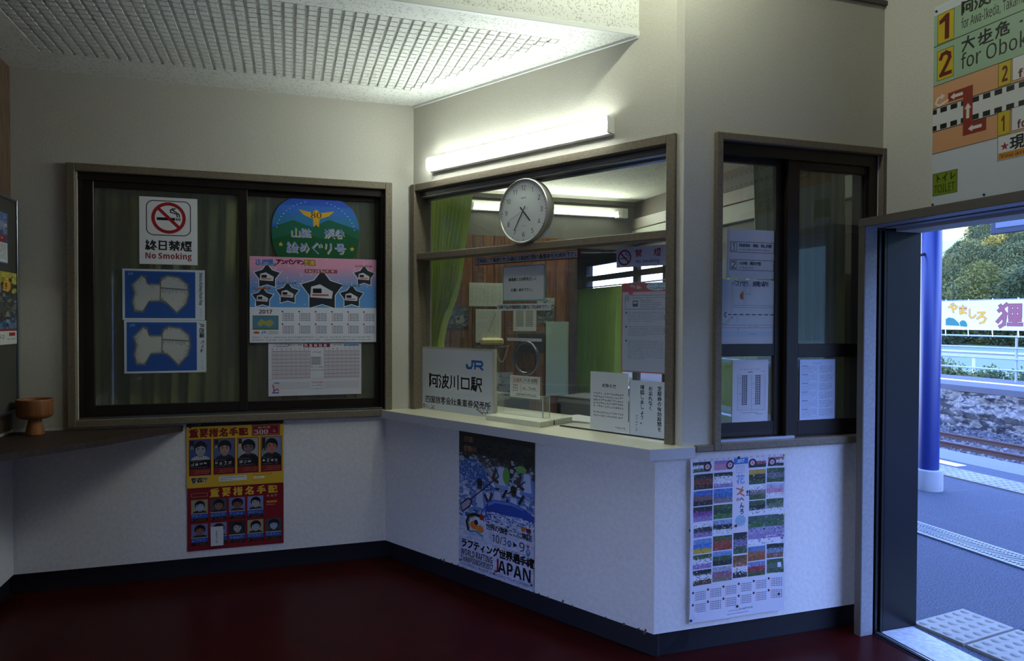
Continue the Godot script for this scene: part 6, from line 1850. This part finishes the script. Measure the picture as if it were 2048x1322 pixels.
	for i in 16000:
		var pos := Vector3(sr.randf_range(12.0, 15.1), -1.165 + sr.randf() * 0.03, sr.randf_range(-18, -6))
		if pos.x > 14.3: pos.y += (pos.x - 14.3) * 0.14
		mm.set_instance_transform(i, Transform3D(Basis.from_euler(Vector3(sr.randf() * TAU, sr.randf() * TAU, sr.randf() * TAU)).scaled(Vector3.ONE * sr.randf_range(0.018, 0.045)), pos))
		var v := sr.randf_range(0.03, 0.12)
		mm.set_instance_color(i, Color(v * 1.06, v, v * 0.98))
	var bal := MultiMeshInstance3D.new()
	bal.name = "track_ballast"
	bal.multimesh = mm
	var bm := mat(Color.WHITE, 0.95)
	bm.vertex_color_use_as_albedo = true
	bal.material_override = bm
	add_child(bal)
	tag(bal, "brown grey crushed stone ballast around the rails", "ballast", "", "stuff")

# ---------------------------------------------------------------- the far platform, the road and the hills
func rough_wall(x: float, y0: float, y1: float, z0: float, z1: float, amp: float, cell: float, sd: int) -> ArrayMesh:
	# a standing face towards -x, bulging like old masonry
	var nz := FastNoiseLite.new()
	nz.seed = sd
	nz.frequency = 1.1
	nz.fractal_octaves = 4
	var m := mb()
	m.smooth()
	var a := int((z1 - z0) / cell)
	var b := int((y1 - y0) / cell)
	var f := func(i: int, j: int) -> Vector3:
		var z := lerpf(z0, z1, float(i) / a); var y := lerpf(y0, y1, float(j) / b)
		return Vector3(x - amp * (0.5 + nz.get_noise_2d(z * 1.2, y * 2.0)), y, z)
	for i in a:
		for j in b:
			m.quad(f.call(i, j), f.call(i + 1, j), f.call(i + 1, j + 1), f.call(i, j + 1))
	return m.done()

func stone_mat() -> StandardMaterial3D:
	# pale plaster flaking off dark stone
	var n1 := FastNoiseLite.new(); n1.seed = 3; n1.frequency = 0.012; n1.fractal_octaves = 5
	var n2 := FastNoiseLite.new(); n2.seed = 8; n2.frequency = 0.05; n2.fractal_octaves = 4
	var im := Image.create_empty(512, 256, false, Image.FORMAT_RGB8)
	for y in 256:
		for x in 512:
			var a := n1.get_noise_2d(x, y * 1.6) + 0.35 * n2.get_noise_2d(x, y)
			var band := 0.32 if y > 150 and y < 186 else (0.1 if y >= 186 else -0.08)
			var c := c8(136, 130, 118).lerp(c8(92, 90, 88), clampf(n2.get_noise_2d(x + 300, y) * 1.4 + 0.4, 0, 1))
			if a + band > 0.10: c = c8(26, 24, 24).lerp(c8(50, 50, 52), clampf(n2.get_noise_2d(x, y + 200) + 0.5, 0, 1))
			elif a + band > 0.02: c = c8(76, 76, 80)
			im.set_pixel(x, y, c)
	var m := mat(Color.WHITE, 0.9)
	m.albedo_texture = ImageTexture.create_from_image(im)
	m.uv1_triplanar = true
	m.uv1_world_triplanar = true
	m.uv1_scale = Vector3(0.30, 0.98, 0.30)
	m.uv1_offset = Vector3(0.1, 0.02, 0.37)
	return m

func leaf_clump(r: RandomNumberGenerator, m: MB, c: Vector3, rad: Vector3, count: int, size: float):
	for i in count:
		var d := Vector3(r.randfn(), r.randfn(), r.randfn()).normalized()
		var p := c + d * rad * r.randf_range(0.72, 1.05)
		var t := d.lerp(Vector3(r.randfn(), r.randfn(), r.randfn()).normalized(), 0.65).normalized()
		var u := t.cross(Vector3(r.randfn(), r.randfn(), r.randfn())).normalized() * size * r.randf_range(0.6, 1.2)
		var v := t.cross(u).normalized() * size * r.randf_range(0.4, 0.8)
		m.quad(p - u, p - v * 0.8, p + u, p + v)

func tree_mesh(sd: int, hgt: float, wid: float, size: float, per := 90) -> ArrayMesh:
	var r := RandomNumberGenerator.new()
	r.seed = sd
	var m := mb()
	for k in 11:
		var t := float(k) / 10.0
		var rr := wid * (0.5 * sqrt(maxf(0.0, 1.0 - pow(absf(t - 0.35) / 0.75, 2.0))))
		var c := Vector3(r.randf_range(-0.5, 0.5) * rr, hgt * (0.25 + 0.62 * t), r.randf_range(-0.5, 0.5) * rr)
		leaf_clump(r, m, c, Vector3.ONE * maxf(0.5, rr * r.randf_range(0.5, 0.8)), per, size)
	return m.done()

func foliage(c: Color) -> StandardMaterial3D:
	var m := mat(c, 0.85, 0.0, 0.3)
	m.backlight_enabled = true
	m.backlight = c * 0.5
	return m

func hill_y(x: float, z: float) -> float:
	var r := Vector2(x, z).length()
	var s := clampf((r - 70.0) / 170.0, 0.0, 1.3)
	var ang := atan2(x, -z)
	var crest := 12.0 + 42.0 * smoothstep(deg_to_rad(47.0), deg_to_rad(60.0), ang)
	return -2.0 + crest * s

func build_beyond():
	# far platform on its stone wall
	struct("far_platform_wall", rough_wall(15.14, -1.25, -0.14, -26, -4, 0.10, 0.05, 4), stone_mat())
	struct("far_platform_slab", sp(Vector3(15.06, -0.155, -60), Vector3(17.7, -0.005, 60), 0.01), grained(c8(60, 60, 64), c8(112, 112, 118), 3.0, 0.12, 0.9, 0.6, 82, 5))
	struct("far_platform_core", sp(Vector3(15.3, -1.6, -60), Vector3(17.6, -0.16, 60), 0.0), M.casing_dark)
	struct("far_platform_line", sp(Vector3(16.15, -0.006, -60), Vector3(16.42, 0.001, 60), 0.0), mat(c8(224, 226, 228), 0.7))
	var fm := mat(c8(136, 144, 152), 0.4, 0.2)
	var f = thing("pipe_fence", "pale steel pipe fence along the back of the far platform", "fence", Vector3(17.06, -0.005, -14.55))
	for k in 5:
		part("post", mb().tube(PackedVector3Array([Vector3(0, 0, -4.2 + k * 2.1), Vector3(0, 1.16, -4.2 + k * 2.1)]), 0.028, 10).done(), fm, f)
	for y in [0.29, 0.57, 0.84, 1.13]:
		part("pipe", mb().tube(PackedVector3Array([Vector3(-0.03, y, -5.6), Vector3(-0.03, y, 5.6)]), 0.022, 8).done(), fm, f)
	part("wire", mb().tube(PackedVector3Array([Vector3(0, 2.08, -5.6), Vector3(0, 2.06, 5.6)]), 0.006, 5).done(), fm, f)
	for k in 5:
		part("banner_pole", mb().tube(PackedVector3Array([Vector3(0.03, 1.0, -4.2 + k * 2.1), Vector3(0.03, 2.1, -4.2 + k * 2.1)]), 0.014, 8).done(), fm, f)
	# banner
	var c := cv(2048, 340, c8(190, 192, 194), 6)
	var yel := c8(196, 140, 24); var ol := c8(70, 44, 20)
	for e in [[22.0, ol], [15.0, yel]]:
		c.kan("や", 100, 22, 118, e[0], e[1]); c.kan("ま", 222, 52, 112, e[0], e[1]); c.kan("し", 322, 96, 116, e[0], e[1]); c.kan("ろ", 416, 120, 150, e[0], e[1])
	var teal := c8(34, 98, 92)
	c.poly(PackedVector2Array([Vector2(70, 290), Vector2(70, 214), Vector2(110, 194), Vector2(170, 206), Vector2(230, 260), Vector2(244, 296)]), teal)
	c.poly(PackedVector2Array([Vector2(250, 300), Vector2(236, 252), Vector2(272, 226), Vector2(310, 238), Vector2(332, 276), Vector2(330, 306)]), teal)
	var br := c8(122, 66, 72); var bo := c8(60, 34, 38)
	for e in [[44.0, bo], [35.0, br]]: c.kan("狸", 660, 40, 270, e[0], e[1], 1.0)
	for e in [[40.0, bo], [32.0, br]]: c.kan("の里", 1010, 50, 230, e[0], e[1], 1.1)
	var bn = thing("fabric_banner", "white fabric banner with yellow and brown characters tied above pipe fence", "banner", Vector3(17.0, 1.66, -12.05), -PI / 2)
	part("cloth", sheet(4.9, 0.77, 0.006, 0.02, 4, 0.003, 24, 6), print_mat(c, 0.8), bn)
	for k in 8:
		var x := -2.3 + k * 0.66
		part("tie", mb().tube(PackedVector3Array([Vector3(x, -0.37, 0), Vector3(x + 0.02, -0.55, 0.01)]), 0.012, 5).done(), M.white, bn)
		part("tie", mb().tube(PackedVector3Array([Vector3(x, 0.37, 0), Vector3(x, 0.43, 0.0)]), 0.010, 5).done(), M.white, bn)
	c = cv(512, 400, c8(190, 192, 194), 7)
	c.photo(280, 60, 232, 240, [c8(60, 90, 160), c8(140, 70, 80), c8(150, 90, 96), c8(200, 170, 80)], 60, 0.3)
	var bn2 = thing("fabric_banner", "white fabric banner with coloured picture left of the blue post", "banner", Vector3(17.0, 1.69, -15.75), -PI / 2)
	part("cloth", sheet(2.0, 0.86, 0.006, 0.01, 5, 0.003, 12, 6), print_mat(c, 0.8), bn2)
	for x in [-0.9, 0.0, 0.9]: part("tie", mb().tube(PackedVector3Array([Vector3(x, -0.42, 0), Vector3(x, -0.56, 0.01)]), 0.012, 5).done(), M.white, bn2)
	# ground beyond, road rail
	struct("ground", sp(Vector3(17.7, -2.0, -400), Vector3(60, -0.6, 400), 0.0), grained(c8(70, 84, 52), c8(104, 116, 76), 0.5, 0.05, 0.95, 0.0, 84))
	struct("ground_street", sp(Vector3(-400, -0.6, -400), Vector3(XW - 0.14, -0.06, 400), 0.0), grained(c8(80, 80, 82), c8(112, 112, 114), 0.6, 0.05, 0.95, 0.0, 85))
	var g = thing("guard_rail", "white corrugated roadside guard rail behind the pipe fence", "guard rail", Vector3(23.06, -0.6, -18.0))
	var prof := PackedVector2Array([Vector2(0, 0.82), Vector2(-0.05, 0.88), Vector2(0, 0.94), Vector2(-0.05, 1.0), Vector2(0, 1.06), Vector2(0.01, 1.06), Vector2(-0.04, 1.0), Vector2(0.01, 0.94), Vector2(-0.04, 0.88), Vector2(0.01, 0.82)])
	part("beam", mb().plate(prof, -12, 12).done(), mat(c8(150, 152, 156), 0.5), g)
	for k in 7: part("post", mb().tube(PackedVector3Array([Vector3(0.08, 0, -10 + k * 3.2), Vector3(0.08, 1.0, -10 + k * 3.2)]), 0.05, 10).done(), mat(c8(196, 200, 204), 0.5), g)
	# bushes between fence and road
	var r := RandomNumberGenerator.new()
	r.seed = 77
	var greens := [c8(82, 90, 46), c8(68, 82, 44), c8(98, 104, 56), c8(60, 72, 40), c8(104, 100, 46)]
	var gm := []
	for q in greens: gm.append(foliage(q))
	var bushes := []
	for k in 4:
		var m := mb()
		var rr := RandomNumberGenerator.new()
		rr.seed = 300 + k
		for j in 9: leaf_clump(rr, m, Vector3(rr.randf_range(-0.5, 0.5), rr.randf_range(0.1, 0.7), rr.randf_range(-0.6, 0.6)), Vector3.ONE * rr.randf_range(0.25, 0.4), 130, 0.05)
		bushes.append(m.done())
	for k in 26:
		var p := Vector3(r.randf_range(18.2, 19.4), -0.62, -18.6 + k * 0.36 + r.randf_range(-0.15, 0.15))
		var o = solo("leafy_bush", bushes[k % 4], gm[k % 5], p, r.randf() * TAU)
		o.scale = Vector3.ONE * r.randf_range(0.65, 1.15)
		tag(o, "leafy green bush growing behind the pipe fence", "bush", "bushes behind the pipe fence")
	# wooded slope
	var hs := mb()
	hs.smooth()
	var step := 10.0
	for i in 24:
		for j in 50:
			var fn := func(a: int, b: int) -> Vector3:
				var x := 28.0 + a * step; var z := -270.0 + b * step
				return Vector3(x, hill_y(x, z), z)
			hs.quad(fn.call(i, j), fn.call(i, j + 1), fn.call(i + 1, j + 1), fn.call(i + 1, j))
	struct("hill_slope", hs.done(), grained(c8(52, 66, 42), c8(76, 90, 58), 0.2, 0.05, 0.95, 0.0, 86))
	var kinds := []
	for k in 5: kinds.append(tree_mesh(500 + k, 6.2 + 0.6 * (k % 3), 5.4, 0.13, 420))
	var labels := ["dark green broadleaf tree on the wooded slope", "mid green broadleaf tree on the wooded slope", "pale green broadleaf tree on the wooded slope", "blue green broadleaf tree on the wooded slope", "yellow green broadleaf tree on the wooded slope"]


	var tm := [foliage(c8(56, 64, 34)), foliage(c8(72, 78, 42)), foliage(c8(92, 96, 56)), foliage(c8(66, 78, 52)), foliage(c8(98, 96, 44))]
	var rest := []
	var made := 0
	for ring in 42:
		var rad := 72.0 + ring * 4.2
		var n := int(rad * 1.75 / 4.4)
		for i in n:
			var ang := deg_to_rad(32.0) + (i + r.randf_range(-0.35, 0.35)) * (deg_to_rad(100.0) / n)
			var d := rad + r.randf_range(-1.6, 1.6)
			var x := sin(ang) * d; var z := -cos(ang) * d
			if x < 26.0: continue
			var k := r.randi_range(0, 4)
			var sc := r.randf_range(0.75, 1.2)
			var y := hill_y(x, z) - 0.4
			var tr := Transform3D(Basis(Vector3.UP, r.randf() * TAU).scaled(Vector3(sc, sc * r.randf_range(0.85, 1.1), sc)), Vector3(x, y, z))
			var deg := rad_to_deg(ang)
			if deg > 46.5 and deg < 56.0 and made < 290:
				var o = solo("hillside_tree", kinds[(i + ring) % 5], tm[k], Vector3.ZERO)
				o.transform = tr
				tag(o, labels[k], "tree", labels[k].replace("tree", "trees"))
				made += 1
			else:
				rest.append([tr, (i + ring) % 5, k])
	for kind in 5:
		var list := []
		for q in rest:
			if q[1] == kind: list.append(q)
		var mm := MultiMesh.new()
		mm.transform_format = MultiMesh.TRANSFORM_3D
		mm.mesh = kinds[kind]
		mm.instance_count = list.size()
		for i in list.size(): mm.set_instance_transform(i, list[i][0])
		var o := MultiMeshInstance3D.new()
		o.name = numbered("hillside_forest")
		o.multimesh = mm
		o.material_override = tm[kind]
		add_child(o)
		tag(o, ["dark green", "mid green", "pale green", "blue green", "yellow green"][kind] + " forest covering the rest of the slope", "forest", "", "stuff")
	# far sunlit hill, and the unseen ridge added to block the sun
	var fh := mb()
	fh.smooth()
	var nz := FastNoiseLite.new()
	nz.seed = 12
	nz.frequency = 0.02
	for i in 14:
		for j in 40:
			var fn := func(a: int, b: int) -> Vector3:
				var x := 290.0 + a * 16.0; var z := -520.0 + b * 20.0
				return Vector3(x, -4.0 + 170.0 * sin(minf(1.0, a / 13.0) * PI / 2) + nz.get_noise_2d(x, z) * 14.0, z)
			fh.quad(fn.call(i, j), fn.call(i, j + 1), fn.call(i + 1, j + 1), fn.call(i + 1, j))
	struct("far_hill", fh.done(), grained(c8(120, 128, 70), c8(196, 190, 120), 0.05, 0.06, 0.95, 0.0, 87, 5))
	var rd := mb()
	rd.smooth()
	for j in 44:
		var fn := func(a: int, b: int) -> Vector3:
			var x := -640.0 + b * 32.0
			return Vector3(x, [-0.7, 65.0 + nz.get_noise_2d(x, 0) * 6.0, -0.7][a], [150.0, 270.0, 420.0][a])
		for i in 2: rd.quad(fn.call(i, j), fn.call(i, j + 1), fn.call(i + 1, j + 1), fn.call(i + 1, j))
	struct("added_sun_block_ridge", rd.done(), grained(c8(60, 76, 48), c8(84, 98, 62), 0.03, 0.05, 0.95, 0.0, 88))
